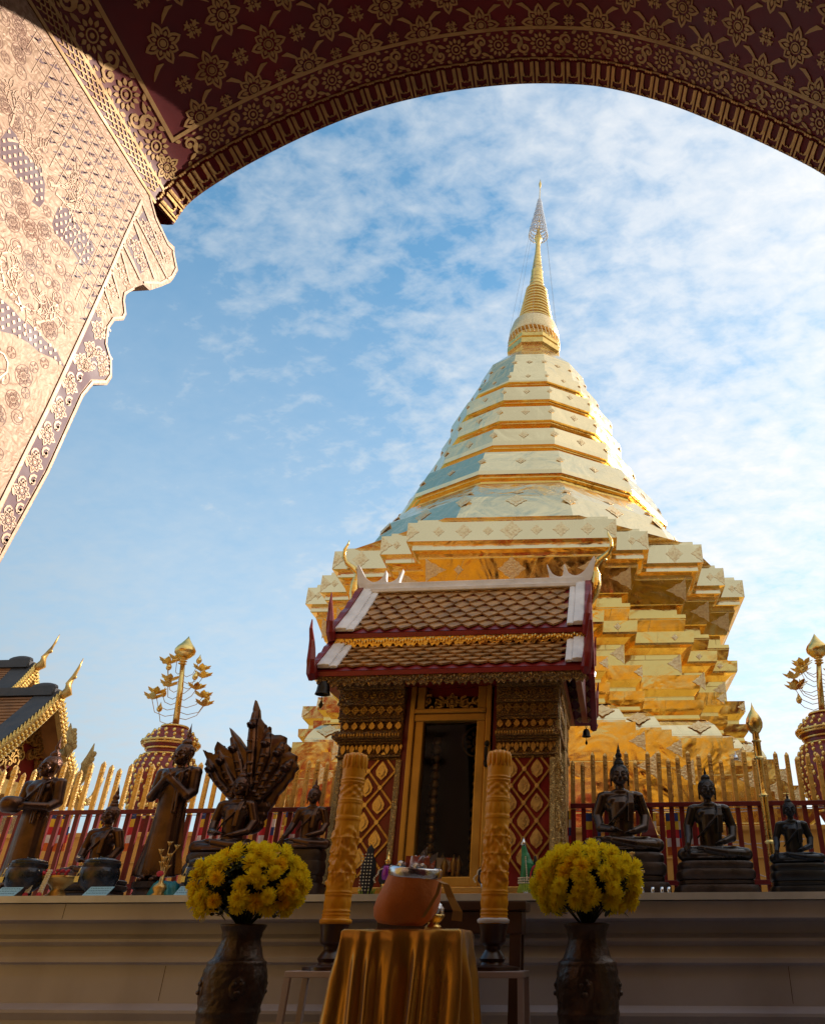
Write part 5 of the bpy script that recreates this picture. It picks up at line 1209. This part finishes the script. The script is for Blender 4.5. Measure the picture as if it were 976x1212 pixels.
for k in range(22): a = pi*k/21; g.ell((.055+.028*cos(a), -.03, .10+.07*sin(a)), (.006,)*3, 5, 4)
g.build('bead_tail', M['rose'], r, smooth=True)

# ============================================================ FOREGROUND TABLE GROUP
# low dark altar bench before the shrine
r = thing('altar_bench', 'low dark wooden bench behind the covered bowl', 'bench', (-.80, 4.05, 0))
g = MB(); g.box(-.36, .36, -.10, .10, 1.175, 1.215); g.box(-.34, .34, -.085, .085, 1.08, 1.175); o = g.build('top', M['wood'], r); bevel(o, .006)
for s in (-1, 1):
    for y in (-.06, .06): g = MB(); g.box(s*.31-.025, s*.31+.025, y-.02, y+.02, 0, 1.08); g.build('leg', M['wood'], r)
# stools
def stool(cx_, cy, w_, label):
    r = thing('stool', label, 'stool', (cx_, cy, 0), radians(0), 'white metal stools under the candles'); H = .945
    g = MB(); g.box(-w_/2, w_/2, -.11, .11, H-.022, H); o = g.build('seat', M['stool'], r); bevel(o, .003)
    for s in (-1, 1):
        for y in (-1, 1):
            g = MB(); x = s*(w_/2-.011); yy = y*.098; g.loft([[(x-.011+s*.03, yy-.011, 0), (x+.011+s*.03, yy-.011, 0), (x+.011+s*.03, yy+.011, 0), (x-.011+s*.03, yy+.011, 0)], [(x-.011, yy-.011, H-.022), (x+.011, yy-.011, H-.022), (x+.011, yy+.011, H-.022), (x-.011, yy+.011, H-.022)]]); g.build('leg', M['stool'], r)
    return r
stool(-1.14, 3.4, .285, 'white stool holding the left orange candle'); stool(-.515, 3.4, .285, 'white stool holding the right orange candle')
def candle(cx_, cy, label, lab2, fl):
    r = thing('candle_stand', lab2, 'candle stand', (cx_, cy, .945), 0, 'dark turned candle stands')
    g = MB(); g.lathe([(.10, 0), (.10, .012), (.05, .02), (.045, .028), (.052, .04), (.042, .055), (.03, .07), (.032, .082), (.046, .09), (.05, .10), (.052, .135), (.056, .150), (.058, .158), (.05, .158)], 32, sq=lambda a, z, q: q if z > .015 else q*(1+.08*cos(4*a))); g.build('stand_body', M['wood'], r, autosm=40)
    c = thing('carved_candle', label, 'candle', (cx_, cy, 1.104), radians(20*fl), 'tall carved orange candles')
    H = .612; n = 96; prof = []
    rows = 190
    def disp(a, z, q):
        t = z/H; d = 0
        for zc in (.035, .055, .075, .17, .186, .30, .41, .52, .64, .652, .75, .765, .885, .905): d += .0035*math.exp(-((t-zc)/.006)**2)
        if .09 < t < .16: d += .004*abs(sin(a*4))*sin((t-.09)/.07*pi)
        if .21 < t < .60:
            v = .7*mnoise.noise(Vector((cos(a)*3.8, sin(a)*3.8, t*22+fl*7)))+.35*sin(a*5+t*30)*sin(t*52); v2 = mnoise.noise(Vector((cos(a)*7, sin(a)*7, t*34))); k_ = min(1, (t-.21)/.04, (.60-t)/.04)
            d += k_*(.009*max(-.3, min(.75, v*1.7))+.003*v2)
            d += k_*.004*max(0, sin(a*3+t*22))**3
        if .66 < t < .74: d += .004*abs(sin(a*6))**.6*sin((t-.66)/.08*pi)
        if .78 < t < .87: d += .0035*(cos(a*7)*cos((t-.825)*120))
        return q+d
    prof = [(.0525-.004*k/rows+(.004 if k < 2 else 0), H*k/rows) for k in range(rows+1)]
    g = MB(); g.lathe(prof, n, sq=disp); g.build('shaft', M['wax'], c, smooth=True)
    g = MB()
    for k in range(14):
        a = 2*pi*k/14; q = .043; g.ell((q*cos(a), q*sin(a), H+.018), (.012, .012, .038), 8, 6)
    for k in range(9): a = 2*pi*k/9; g.ell((.024*cos(a), .024*sin(a), H+.026), (.014, .014, .036), 8, 6)
    o = g.build('crown', M['wax'], c, smooth=True)
    g = MB(); g.lathe([(.054, .0), (.062, .004), (.064, .014), (.056, .02)], 24, sq=lambda a, z, q: q*(1+.05*sin(a*5+fl))); g.build('wrapper_ring', M['whitetrim'] if fl > 1 else M['wax'], c, smooth=True)
    g = MB(); pts = [(-.02*fl+.055, -.03, .52), (.062, -.02, .4), (.060, -.022, .3), (.062, -.02, .2)]
    return c
candle(-1.148, 3.4, 'tall carved orange candle left of the satin draped table', 'dark turned wooden stand under the left candle', 1)
candle(-.506, 3.4, 'tall carved orange candle right of the satin draped table', 'dark turned wooden stand under the right candle', 2)
# offering table (hidden under the satin) and satin
r = thing('offering_table', 'small table entirely covered by gold satin', 'table', (-.79, 3.2, 0))
g = MB(); g.box(-.20, .20, -.12, .12, 1.045, 1.072); g.build('top', M['wood'], r)
for s in (-1, 1):
    for y in (-1, 1): g = MB(); g.box(s*.17-.015, s*.17+.015, y*.1-.015, y*.1+.015, 0, 1.045); g.build('leg', M['wood'], r)
g = MB(); n = 260; rings = []
def tcl(t):      # rounded rectangle outline, t 0..1
    w_, d_ = .212, .132; per = [(-w_, -d_), (w_, -d_), (w_, d_), (-w_, d_)]; L = [2*w_, 2*d_, 2*w_, 2*d_]; s = t*sum(L)
    for i in range(4):
        if s <= L[i]: a, b = per[i], per[(i+1) % 4]; q = s/L[i]; return a[0]+(b[0]-a[0])*q, a[1]+(b[1]-a[1])*q
        s -= L[i]
    return per[0]
rg = random.Random(11); ph = [rg.uniform(0, 6.28) for _ in range(8)]; fr = [13, 19, 27, 34, 8]
def fold(t, zf):
    s = 0
    for i, f_ in enumerate(fr): s += sin(2*pi*f_*t+ph[i]+.5*sin(2*pi*3*t+zf*(2+i)))*(.012, .009, .006, .004, .010)[i]
    return s*1.15
rings.append([(x*.90, y*.85, 1.0785) for x, y in (tcl(k/n) for k in range(n))]); rings.append([(x*.985, y*.98, 1.079) for x, y in (tcl(k/n) for k in range(n))])
for j in range(0, 29):
    zf = j/28; z = 1.072-zf*1.04; ring = []
    for k in range(n):
        t = k/n; x, y = tcl(t); l = sqrt((x/.212)**2+(y/.132)**2); e = min(1, zf*7)*fold(t, zf*2.2)*(.75+.8*zf)+.055*zf+.008
        dx, dy = x/.212, y/.132; m_ = max(abs(dx), abs(dy)); nx_, ny_ = (dx**5, dy**5); q = sqrt(nx_*nx_+ny_*ny_) or 1
        ring.append((x+nx_/q*e, y+ny_/q*e, z+.004*sin(t*60)*(zf < .05)))
    rings.append(ring)
g.loft(rings, cap=False); g.face([k for k in range(n)])
sat = g.build('satin_cloth', M['satin'], smooth=True, loc=(-.79, 3.2, 0)); tag(sat, 'shiny gold satin cloth falling in folds over the offering table', 'cloth')
# covered alms bowl, silver rim, packets
bc = P(487, 1068, 3.14); r = thing('covered_bowl', 'alms bowl wrapped in rust orange cloth with silver rim, tilted on the satin', 'bowl', (bc.x, 3.14, 1.079)); r.rotation_euler = (0, radians(0), 0)
TB = Matrix.Translation((.0, 0, .108)) @ Matrix.Rotation(radians(5), 4, 'Y') @ Matrix.Rotation(radians(6), 4, 'X')
g = MB(); g.T = TB
g.lathe([(.015, -.092), (.055, -.092), (.080, -.074), (.098, -.045), (.104, -.01), (.103, .03), (.099, .062), (.095, .072)], 48, sq=lambda a, z, q: q*(1+.018*sin(5*a+z*30)+.012*sin(11*a+z*18))+(.05*max(0, cos(a-3.5))**2*max(0, (.05-z)*8))); g.build('cloth_cover', M['robe'], r, smooth=True)
g = MB(); g.T = TB; g.lathe([(.097, .066), (.101, .072), (.101, .094), (.096, .10), (.088, .098), (.085, .08)], 40); g.build('rim', M['silver'], r, autosm=40)
g = MB(); g.T = TB; g.ell((0, 0, .078), (.086, .086, .012), 20, 6); g.build('fill', M['dark'], r, smooth=True)  # near-black plug, shade inside the bowl put into its colour
g = MB(); g.T = TB
rg = random.Random(14)
for k in range(10): a = rg.random()*6.28; q = rg.uniform(.02, .07); g.ell((q*cos(a), q*sin(a), .10+rg.uniform(0, .02)), (rg.uniform(.014, .024), .016, .016), 8, 5, Matrix.Rotation(rg.random()*3, 3, 'Y'))
g.build('silver_wrappings', M['silver'], r)
rg = random.Random(4)
for k in range(9):
    a = rg.random()*6.28; q = rg.uniform(.01, .06); g = MB(); g.T = TB @ Matrix.Translation((q*cos(a), q*sin(a)*.7, .105)) @ Matrix.Rotation(rg.uniform(-.9, .9), 4, 'Y') @ Matrix.Rotation(rg.uniform(0, 3), 4, 'Z')
    g.loft([[(sx__*(.022+.004*sin(k)), sy__*.009*(1-abs(zz__)/.05)-.0, zz__) for sx__, sy__ in ((-1, -1), (0, -1.5), (1, -1), (1, 1), (0, 1.4), (-1, 1))] for zz__ in (-.032, -.012, .01, .032)]); g.build('packet', M['plastic'], r)
for k, (dx, l) in enumerate(((.015, .06), (.055, .045))):
    g = MB(); g.T = TB @ Matrix.Translation((dx, -.02, .12)) @ Matrix.Rotation(.45+.2*k, 4, 'Y'); g.prism([(-.007, 0), (-.012, l*.5), (-.002, l), (.010, l*.6), (.007, 0)], lambda u, v, h: (u, h, v), -.002, .002); g.build('foil_leaf', M['silver'], r)
p = P(513, 1090, 3.22); r = thing('gilt_pedestal_cup', 'small gilt pedestal cup with silver foil beside the covered bowl', 'cup', (p.x+.0, 3.22, 1.0795))
g = MB(); g.lathe([(.035, 0), (.03, .012), (.02, .02), (.03, .03), (.042, .045), (.04, .05)], 24); g.build('cup', M['goldr'], r, smooth=True)
g = MB(); g.lathe([(.036, .048), (.034, .07), (.024, .085), (.008, .098), (.001, .10)], 20, sq=lambda a, z, q: q*(1+.12*sin(a*6+z*90))); g.build('foil', M['silver'], r)
g = MB(); pts = [P(519, 1042, 3.05), P(527, 1046, 3.03), P(533, 1062, 3.03), P(541, 1078, 3.02), P(540, 1090, 3.03)]
rings = []
for i, p_ in enumerate(pts): rings.append([p_+Vector((-.011-.002*i, 0, .002)), p_+Vector((.011+.002*i, .002, -.002)), p_+Vector((.011+.002*i, .005, -.002)), p_+Vector((-.011-.002*i, .003, .002))])
g.loft(rings); g2 = [P(521, 1044, 3.06), P(517, 1058, 3.07), P(507, 1075, 3.07), P(500, 1086, 3.07)]
rings = [[p_+Vector((-.006, 0, 0)), p_+Vector((.006, .002, 0)), p_+Vector((.006, .004, 0)), p_+Vector((-.006, .003, 0))] for p_ in g2]; g.loft(rings)
g.T = Matrix.Translation((-.0, 0, 0)); o = g.build('ribbon', M['ribbon']); tag(o, 'ochre ribbon strap hanging from the covered bowl', 'strap')

# ============================================================ FLOWER VASES
def vase(px, Y, label, hue):
    p = P(px, 1100, Y); cx_ = p.x
    r = thing('flower_vase', label, 'vase', (cx_, Y, 0), radians(hue*50), 'tall bronze floor vases')
    prof = [(.10, 0), (.105, .02), (.085, .05), (.08, .12), (.09, .25), (.105, .4), (.118, .55), (.128, .68), (.136, .80), (.140, .90), (.139, .945), (.130, .972), (.112, .988), (.098, 1.005), (.088, 1.03), (.084, 1.055), (.088, 1.078), (.100, 1.098), (.104, 1.106), (.097, 1.108), (.085, 1.09)]
    prof = [(r_*(.86 if z_ < 1.0 else .90), z_) for r_, z_ in prof]
    fine = []
    for (r0, z0), (r1, z1) in zip(prof, prof[1:]):
        m_ = max(1, int(abs(z1-z0)/.008)); fine += [(r0+(r1-r0)*i/m_, z0+(z1-z0)*i/m_) for i in range(m_)]
    fine.append(prof[-1])
    def dv(a, z, q):
        d = 0
        if .82 < z < .95:
            k = math.cos(a*2+.6); m_ = max(0, (k-.2)/.8); u = sin(a*17+z*40); d += m_**.4*.010*(math.exp(-((z-.885)/.05)**4)) if m_ > 0 else 0
            d += .004*mnoise.noise(Vector((cos(a)*9, sin(a)*9, z*60)))
        if .98 < z < 1.05: d += .005*max(0, cos(a*4))**2*math.exp(-((z-1.02)/.02)**2)+.002*mnoise.noise(Vector((cos(a)*9, sin(a)*9, z*60)))
        for zc in (.80, .807, .66, .653, .975, .968, 1.07): d += .004*math.exp(-((z-zc)/.004)**2)
        if .62 < z < .72: d += .005*mnoise.noise(Vector((cos(a)*6, sin(a)*6, z*40)))
        if .30 < z < .58: d += .003*abs(sin(a*8))
        return q+d
    g = MB(); g.lathe(fine, 96, sq=dv); g.build('vase_body', M['vase'], r, smooth=True)
    if True:
        for k in range(4):
            g = MB(); a = k*pi/2+.3; T = Matrix.Translation((.112*cos(a), .112*sin(a), .885)) @ Matrix.Rotation(a, 4, 'Z')
            g.T = T; g.tube([(.004, .0, .035), (.010, .012, .02), (.012, .0, .0), (.010, -.012, -.02), (.004, 0, -.035)], .006, 6); g.ell((.0, 0, 0), (.014, .034, .045), 10, 8); g.ell((.012, .014, .012), (.008, .010, .010), 6, 5); g.ell((.012, -.014, .012), (.008, .010, .010), 6, 5); g.ell((.014, .0, -.016), (.010, .014, .010), 6, 5)
            g.build('medallion', M['vase'], r, smooth=True)
    return cx_
def bloom_mesh(seed):
    rg = random.Random(seed); g = MB()
    for lay, (n, el, l, w_) in enumerate(((19, -22, .036, .0105), (20, 2, .041, .0105), (18, 24, .038, .0100), (16, 44, .033, .0090), (12, 62, .026, .0080), (8, 78, .019, .007))):
        for k in range(n):
            a = 2*pi*k/n+rg.uniform(-.15, .15)+lay; e = radians(el+rg.uniform(-8, 8)); ll = l*rg.uniform(.85, 1.1)
            d = Vector((cos(a)*cos(e), sin(a)*cos(e), sin(e))); s = Vector((-sin(a), cos(a), 0)); nrm = d.cross(s)
            o0 = Vector((0, 0, .004*lay)); p1 = o0+d*ll*.5+nrm*(-.002); p2 = o0+d*ll+Vector((0, 0, .003-.006*(lay == 0)))
            i = [g.pt(q) for q in (o0+s*.002, o0-s*.002, p1-s*w_*.5, p1+nrm*.002, p1+s*w_*.5, p2-s*w_*.32, p2+d*.003, p2+s*w_*.32)]
            g.face((i[0], i[1], i[3])); g.face((i[1], i[2], i[3])); g.face((i[0], i[3], i[4])); g.face((i[2], i[5], i[6], i[3])); g.face((i[3], i[6], i[7], i[4]))
    g.ell((0, 0, .006), (.010, .010, .008), 8, 5)
    return g
bm_ = []
for s in range(4):
    o = bloom_mesh(s).build('bloom', M['yellow'] if s != 3 else M['yellow2'], smooth=False); bm_.append(o.data); bpy.data.objects.remove(o)
def bouquet(cx_, Y, zc, label, seed, R=.204):
    rg = random.Random(seed); r = thing('chrysanthemum_bouquet', label, 'flowers', (cx_, Y, 1.10), 0, 'round yellow chrysanthemum bouquets')
    g = MB()   # leaves and stems
    for k in range(1500):
        a = rg.random()*2*pi; e = math.asin(rg.uniform(-.7, 1)); q = rg.uniform(.35, .92)*R; c = Vector((cos(a)*cos(e)*q, sin(a)*cos(e)*q, zc-1.10+sin(e)*q*.78))
        d = Vector((rg.uniform(-1, 1), rg.uniform(-1, 1), rg.uniform(-.5, 1))).normalized(); s = d.cross(Vector((0, 0, 1))).normalized(); l = rg.uniform(.025, .05)
        g.poly([c, c+d*l*.35+s*l*.28, c+d*l*.7+s*l*.2, c+d*l, c+d*l*.75-s*l*.22, c+d*l*.4-s*l*.26])
    for k in range(60):
        a = rg.random()*2*pi; e = rg.uniform(.1, 1.4); c = Vector((cos(a)*cos(e)*R*.8, sin(a)*cos(e)*R*.8, zc-1.10+sin(e)*R*.65)); g.tube([(0, 0, -.02), c*.5+Vector((0, 0, -.02)), c], .0028, 4)
    g.build('foliage', M['leaf'], r)
    n = 96
    for k in range(n):
        u = 1-(k+.5)/n*1.55; a = k*2.39996+rg.uniform(-.12, .12); 
        if u < -.5: u = -.5
        e = math.asin(u); q = R*rg.uniform(.93, 1.08)*(1+.05*sin(a*2+seed))*(1 if u > 0 else 1-.25*abs(u)); c = Vector((cos(a)*cos(e)*q, sin(a)*cos(e)*q, zc-1.10+sin(e)*q*.76))
        if rg.random() < .05: continue
        nrm = (Vector((cos(a)*cos(e), sin(a)*cos(e), sin(e)+.1))+Vector((rg.uniform(-.25, .25), rg.uniform(-.25, .25), rg.uniform(-.2, .3)))).normalized()
        o = bpy.data.objects.new('bloom', bm_[rg.choice((0, 1, 2, 0, 1, 2, 3))]); col.objects.link(o); o.parent = r; o.location = c; o.rotation_euler = nrm.to_track_quat('Z', 'Y').to_euler(); s = rg.uniform(.72, 1.02); o.scale = (s, s, s)
    return r
v1 = vase(288, 3.5, 'dark bronze floor vase left of the satin table', .3); bouquet(v1, 3.5, 1.235, 'round bunch of yellow chrysanthemums in the left vase', 1)
v2 = vase(694, 3.5, 'dark bronze floor vase right of the satin table', 1.4); bouquet(v2, 3.5, 1.235, 'round bunch of yellow chrysanthemums in the right vase', 2, .192)

# ============================================================ GOLD TREE URNS
def urn(px_base, px_top, label, s=1.):
    Y = 8.5; c = P(*px_base, Y); r = thing('gilded_tree_urn', label, 'urn', (c.x, Y, 1.262), 0, 'red urns with gilded lotus trees'); top = P(*px_top, Y)
    zt = 2.0-.262+1.05
    g = MB(); rings = [(.16, .0), (.2, .1), (.15, .3), (.12, .6), (.14, .85), (.2, .98), (.28, 1.12), (.33, 1.28), (.345, 1.42), (.33, 1.55), (.28, 1.64), (.235, 1.68), (.23, 1.73), (.27, 1.78), (.30, 1.81), (.27, 1.86), (.20, 1.94), (.12, 2.0), (.05, 2.03)]
    g.lathe(rings, 40); g.build('urn_body', M['urnred'], r, smooth=True)
    g = MB()
    def prof_r(z):
        for (r0, z0), (r1, z1) in zip(rings, rings[1:]):
            if z0 <= z <= z1: return r0+(r1-r0)*(z-z0)/(z1-z0)
        return .1
    row = 0; z = 1.06
    while z < 1.98:
        q = prof_r(z); n = max(10, int(2*pi*q/.082))
        if not (1.66 < z < 1.80):
            for k in range(n):
                a = 2*pi*(k+(.5 if row % 2 else 0))/n; g.ell((q*cos(a), q*sin(a), z), (.021, .021, .030), 6, 5)
        z += .058; row += 1
    g.build('bead_studs', M['goldr'], r, smooth=True)
    g = MB()
    for z, rr_ in ((1.67, .25), (1.735, .245), (1.785, .29), (1.0, .22), (2.0, .14), (1.81, .305)): g.tube([(rr_*cos(2*pi*k/32), rr_*sin(2*pi*k/32), z) for k in range(33)], .014, 6)
    g.build('gilt_band', M['goldr'], r, smooth=True)
    lean = (top.x-c.x); H = top.z-1.262
    g = MB(); g.tube([(0, 0, 2.0), (lean*.4, 0, 2.0+(H-2.0)*.4), (lean*.85, 0, H-.30)], [.036, .032, .026], 10)
    for k in range(3): z = H-.34+.03*k; g.lathe([(.03, z), (.05, z+.01), (.03, z+.02)], 14, c=(lean*.85, 0))
    g.build('trunk', M['goldr'], r, smooth=True)
    g = MB(); z = H-.25; g.lathe([(.02, z-.02), (.07, z), (.115, z+.05), (.12, z+.09), (.10, z+.13), (.065, z+.17), (.03, z+.22), (.001, z+.27)], 24, c=(lean*.88, 0)); g.build('lotus_bud', M['goldr'], r, smooth=True)
    rg = random.Random(int(px_base[0]))
    for k in range(17):
        z0 = 2.08+(H-2.5)*(k/16); a = k*2.5+rg.random(); sgn = 1 if k % 2 else -1
        l = (.14+.20*(1-k/17)*(1 if k % 3 else .6))*rg.uniform(.8, 1.1); x = sgn*l; y = .12*sin(a); zc = z0+rg.uniform(.06, .16); x0 = lean*.85*(z0-2)/(H-2.3)
        b = MB(); b.tube([(x0, 0, z0), (x0+x*.4, y*.4, z0-.03), (x0+x*.8, y*.8, z0+.01), (x0+x, y, zc)], .004, 5); br = b.build('branch', M['goldaged'], r, smooth=True)
        b = MB(); typ = k % 3
        if typ == 0:
            b.ell((x0+x, y, zc+.03), (.032, .032, .04)); b.lathe([(.025, zc+.05), (.012, zc+.075), (.001, zc+.11)], 10, c=(x0+x, y))
        else:
            for q in range(6):
                aa = 2*pi*q/6; d = Vector((cos(aa)*.9, sin(aa)*.9, .5)); p0 = Vector((x0+x, y, zc)); s = Vector((-sin(aa), cos(aa), 0)); w_ = .026
                b.prism([(0, 0), (.05, w_*1.3), (.09, w_*1.2), (.13, 0), (.09, -w_*1.2), (.05, -w_*1.3)], lambda u, v, h, d=d, s=s, p0=p0: p0+d*u+s*v+Vector((0, 0, h)), -.003, .003)
            b.ell((x0+x+.045*sgn, y, zc+.04), (.026, .026, .034))
        b.build('lotus_flower', M['goldr'], br, smooth=(typ == 0))
    return r
urn((193, 920), (222, 755), 'red and gold urn bearing a gilded lotus tree, left behind the fence')
urn((985, 915), (964, 752), 'red and gold urn bearing a gilded lotus tree, right edge behind the fence')

# ============================================================ DISTANT VIHARN
vh = thing('temple_hall', 'distant temple hall with golden gables and hooked roof finials at far left', 'building', (-13, 13, 1.2))
VO = Vector((-13, 13, 1.2))
def vtier(apx, Y, leftp, rightp, xl, chof, dep):
    A = P(*apx, Y); Lp = PX(*leftp, A.x); Rp = PX(*rightp, A.x)
    dirL = (Lp-A); dirR = (Rp-A); Lp = A+dirL*dep; Rp = A+Vector((0, -dirL.y, dirL.z))*dep
    V = lambda p: Vector(p)-VO
    # roof slopes
    g = MB(); n = 8
    for E_ in (Lp, Rp):
        line = []
        for k in range(n+1):
            t = k/n; q = A.lerp(E_, t); q.z -= .10*sin(pi*t); line.append(q)
        for a_, b_ in zip(line, line[1:]):
            g.poly([V(a_), V(b_), V((xl, b_.y, b_.z)), V((xl, a_.y, a_.z))]); g.poly([V(a_-Vector((0, 0, .08))), V(b_-Vector((0, 0, .08))), V((xl, b_.y, b_.z-.08)), V((xl, a_.y, a_.z-.08))])
    rf_ = g.build('roof', M['tilefar'], vh)
    g = MB()
    # tile courses
    for k in range(1, 26):
        t = k/26; q = A.lerp(Lp, t); q.z -= .10*sin(pi*t); x = A.x-.45
        g.box(xl-VO.x, x-VO.x, q.y-.02-VO.y, q.y+.02-VO.y, q.z-.0-VO.z, q.z+.028-VO.z)
    g.build('tile_courses', M['tilefar'], rf_)
    g = MB(); g.box(xl-VO.x, A.x-.1-VO.x, A.y-.12-VO.y, A.y+.12-VO.y, A.z-.02-VO.z, A.z+.12-VO.z)
    for E_ in (Lp, Rp):
        pl = []
        for k in range(n+1):
            t = k/n; q = A.lerp(E_, t); q.z -= .10*sin(pi*t); pl.append(q)
        rings = [[V(q+Vector((-.42, 0, .0))), V(q+Vector((-.05, 0, .0))), V(q+Vector((-.05, 0, .09))), V(q+Vector((-.42, 0, .09)))] for q in pl]; g.loft(rings)
    g.ell(V(A+Vector((-.35, 0, .14))), (.25, .08, .09)); g.build('ridge_band', M['darkroof'], rf_)
    for E_ in (Lp, Rp):
        g = MB(); rings = []; pl = []
        for k in range(n+1):
            t = k/n; q = A.lerp(E_, t); q.z -= .10*sin(pi*t); pl.append(q)
        for q in pl: rings.append([V(q+Vector((-.06, 0, -.24))), V(q+Vector((.03, 0, -.24))), V(q+Vector((.03, 0, .02))), V(q+Vector((-.06, 0, .02)))])
        g.loft(rings); bb = g.build('bargeboard', M['carvelit'], rf_)
        g = MB(); m_ = 26
        for k in range(m_):
            t = (k+.5)/m_; q = A.lerp(E_, t); q.z -= .10*sin(pi*t)
            for dz in (-.055, -.17): g.ell(V(q+Vector((.04, 0, dz))), (.02, .035, .03), 6, 5)
            g.cap(V(q+Vector((0, 0, .0))), V(q+Vector((0, (-.03 if E_ is Lp else .03), .09))), .035, .01, 6)
        g.build('gilt_leaves', M['goldr'], bb)
        q = pl[-1]; s = 1 if E_ is Rp else -1; g = MB(); g.tube([V(q), V(q+Vector((0, s*.12, .02))), V(q+Vector((0, s*.22, .14))), V(q+Vector((0, s*.27, .32))), V(q+Vector((0, s*.38, .50)))], [.07, .07, .055, .04, .005], 7); g.build('eave_finial', M['carvelit'], rf_, smooth=True)
    # chofa
    c = P(*chof, Y); g = MB(); d = c-A; pts = [A+Vector((-.02, 0, -.05)), A+Vector((.09, 0, .04)), A+Vector((d.x*.35, 0, d.z*.30)), A+Vector((d.x*.62, 0, d.z*.50)), A+Vector((d.x*.86, 0, d.z*.74)), A+Vector((d.x, 0, d.z))]
    g.tube([V(q) for q in pts], [.05, .085, .05, .032, .022, .005], 8); g.ell(V(A+Vector((d.x*.68, 0, d.z*.48))), (.05, .03, .04)); g.build('chofa', M['goldaged'], rf_, smooth=True)
    # pediment
    g = MB(); g.poly([V(A+Vector((-.5, 0, -.1))), V(Lp+Vector((-.5, .1, 0))), V(Rp+Vector((-.5, -.1, 0)))]); g.build('pediment', M['maroon'], vh)
    g = MB(); q = A+Vector((-.48, 0, -.1)); O9 = Orn(g, lambda u, v, h: V((A.x-.47+h, u, v)), .05); base_z = Lp.z
    rq = random.Random(1)
    for k in range(60):
        z = A.z-.45-rq.random()*(A.z-.45-base_z); hw = (A.z-z)*abs(dirL.y/dirL.z)*.75; y = A.y+rq.uniform(-hw, hw); O9.curl(y, z, .10, rq.random()*6, rq.choice((-1, 1)), .03)
    g.build('pediment_scrolls', M['goldaged'], vh)
    return A, Lp, Rp
A1_, L1_, R1_ = vtier((73, 823), 12.2, (0, 880), (88, 935), -22, (99, 779), 1.45)
A2_, L2_, R2_ = vtier((43, 790), 12.9, (0, 828), (48, 815), -22, (71, 751), 1.25)
g = MB(); x = A1_.x; h = abs(L1_.y-A1_.y)
g.box(-9, x-.6+13, L1_.y+.5-13, R1_.y-.5-13, 0, L1_.z-1.2+.15); g.build('hall_body', M['carve'], vh)
g = MB(); g.box(x-.58+13, x-.35+13, L1_.y-.05-13, R1_.y+.05-13, L1_.z-1.2-.12, L1_.z-1.2+.10); g.build('tie_beam', M['goldaged'], vh)
# two further hooked finials beyond (lower rear roofs)
for (a, b, lb) in (((97, 905), (112, 880), 'tall hooked gilded roof finial behind the fence, right of the temple hall'), ((84, 870), (84, 856), 'little hooked roof finial on the temple hall eave')):
    p0 = P(a[0], a[1]+14, 11); p1 = P(*b, 11); d = p1-p0; g = MB()
    g.tube([p0-Vector((.08, 0, .1)), p0, p0+Vector((d.x*.25, 0, d.z*.35)), p0+Vector((d.x*.7, 0, d.z*.6)), p1], [.09, .08, .07, .045, .006], 8)
    for k in range(5): q = p0+Vector((d.x*k/6, 0, d.z*k/6)); g.ell(q+Vector((.05, 0, 0)), (.05, .03, .05), 6, 5)
    tag(g.build('roof_finial', M['carvelit'], smooth=True), lb, 'finial')
# ============================================================ ADDED HALL TO THE RIGHT (unseen; put in to shade the court, mirrors in the gold)
r = thing('shade_hall', 'unseen cream hall block added to shade the court from the right', 'building', (13, 12, 0))
g = MB(); g.box(-3, 5, -13, 13, 0, 7.2); g.build('wall', M['cream'], r)
g = MB(); g.prism([(-3.6, 7.2), (-3.0, 9.9), (1, 11.2), (5.6, 7.2)], lambda u, v, h: (u, h, v), -13.5, 13.5); g.build('roof', M['tilefar'], r)
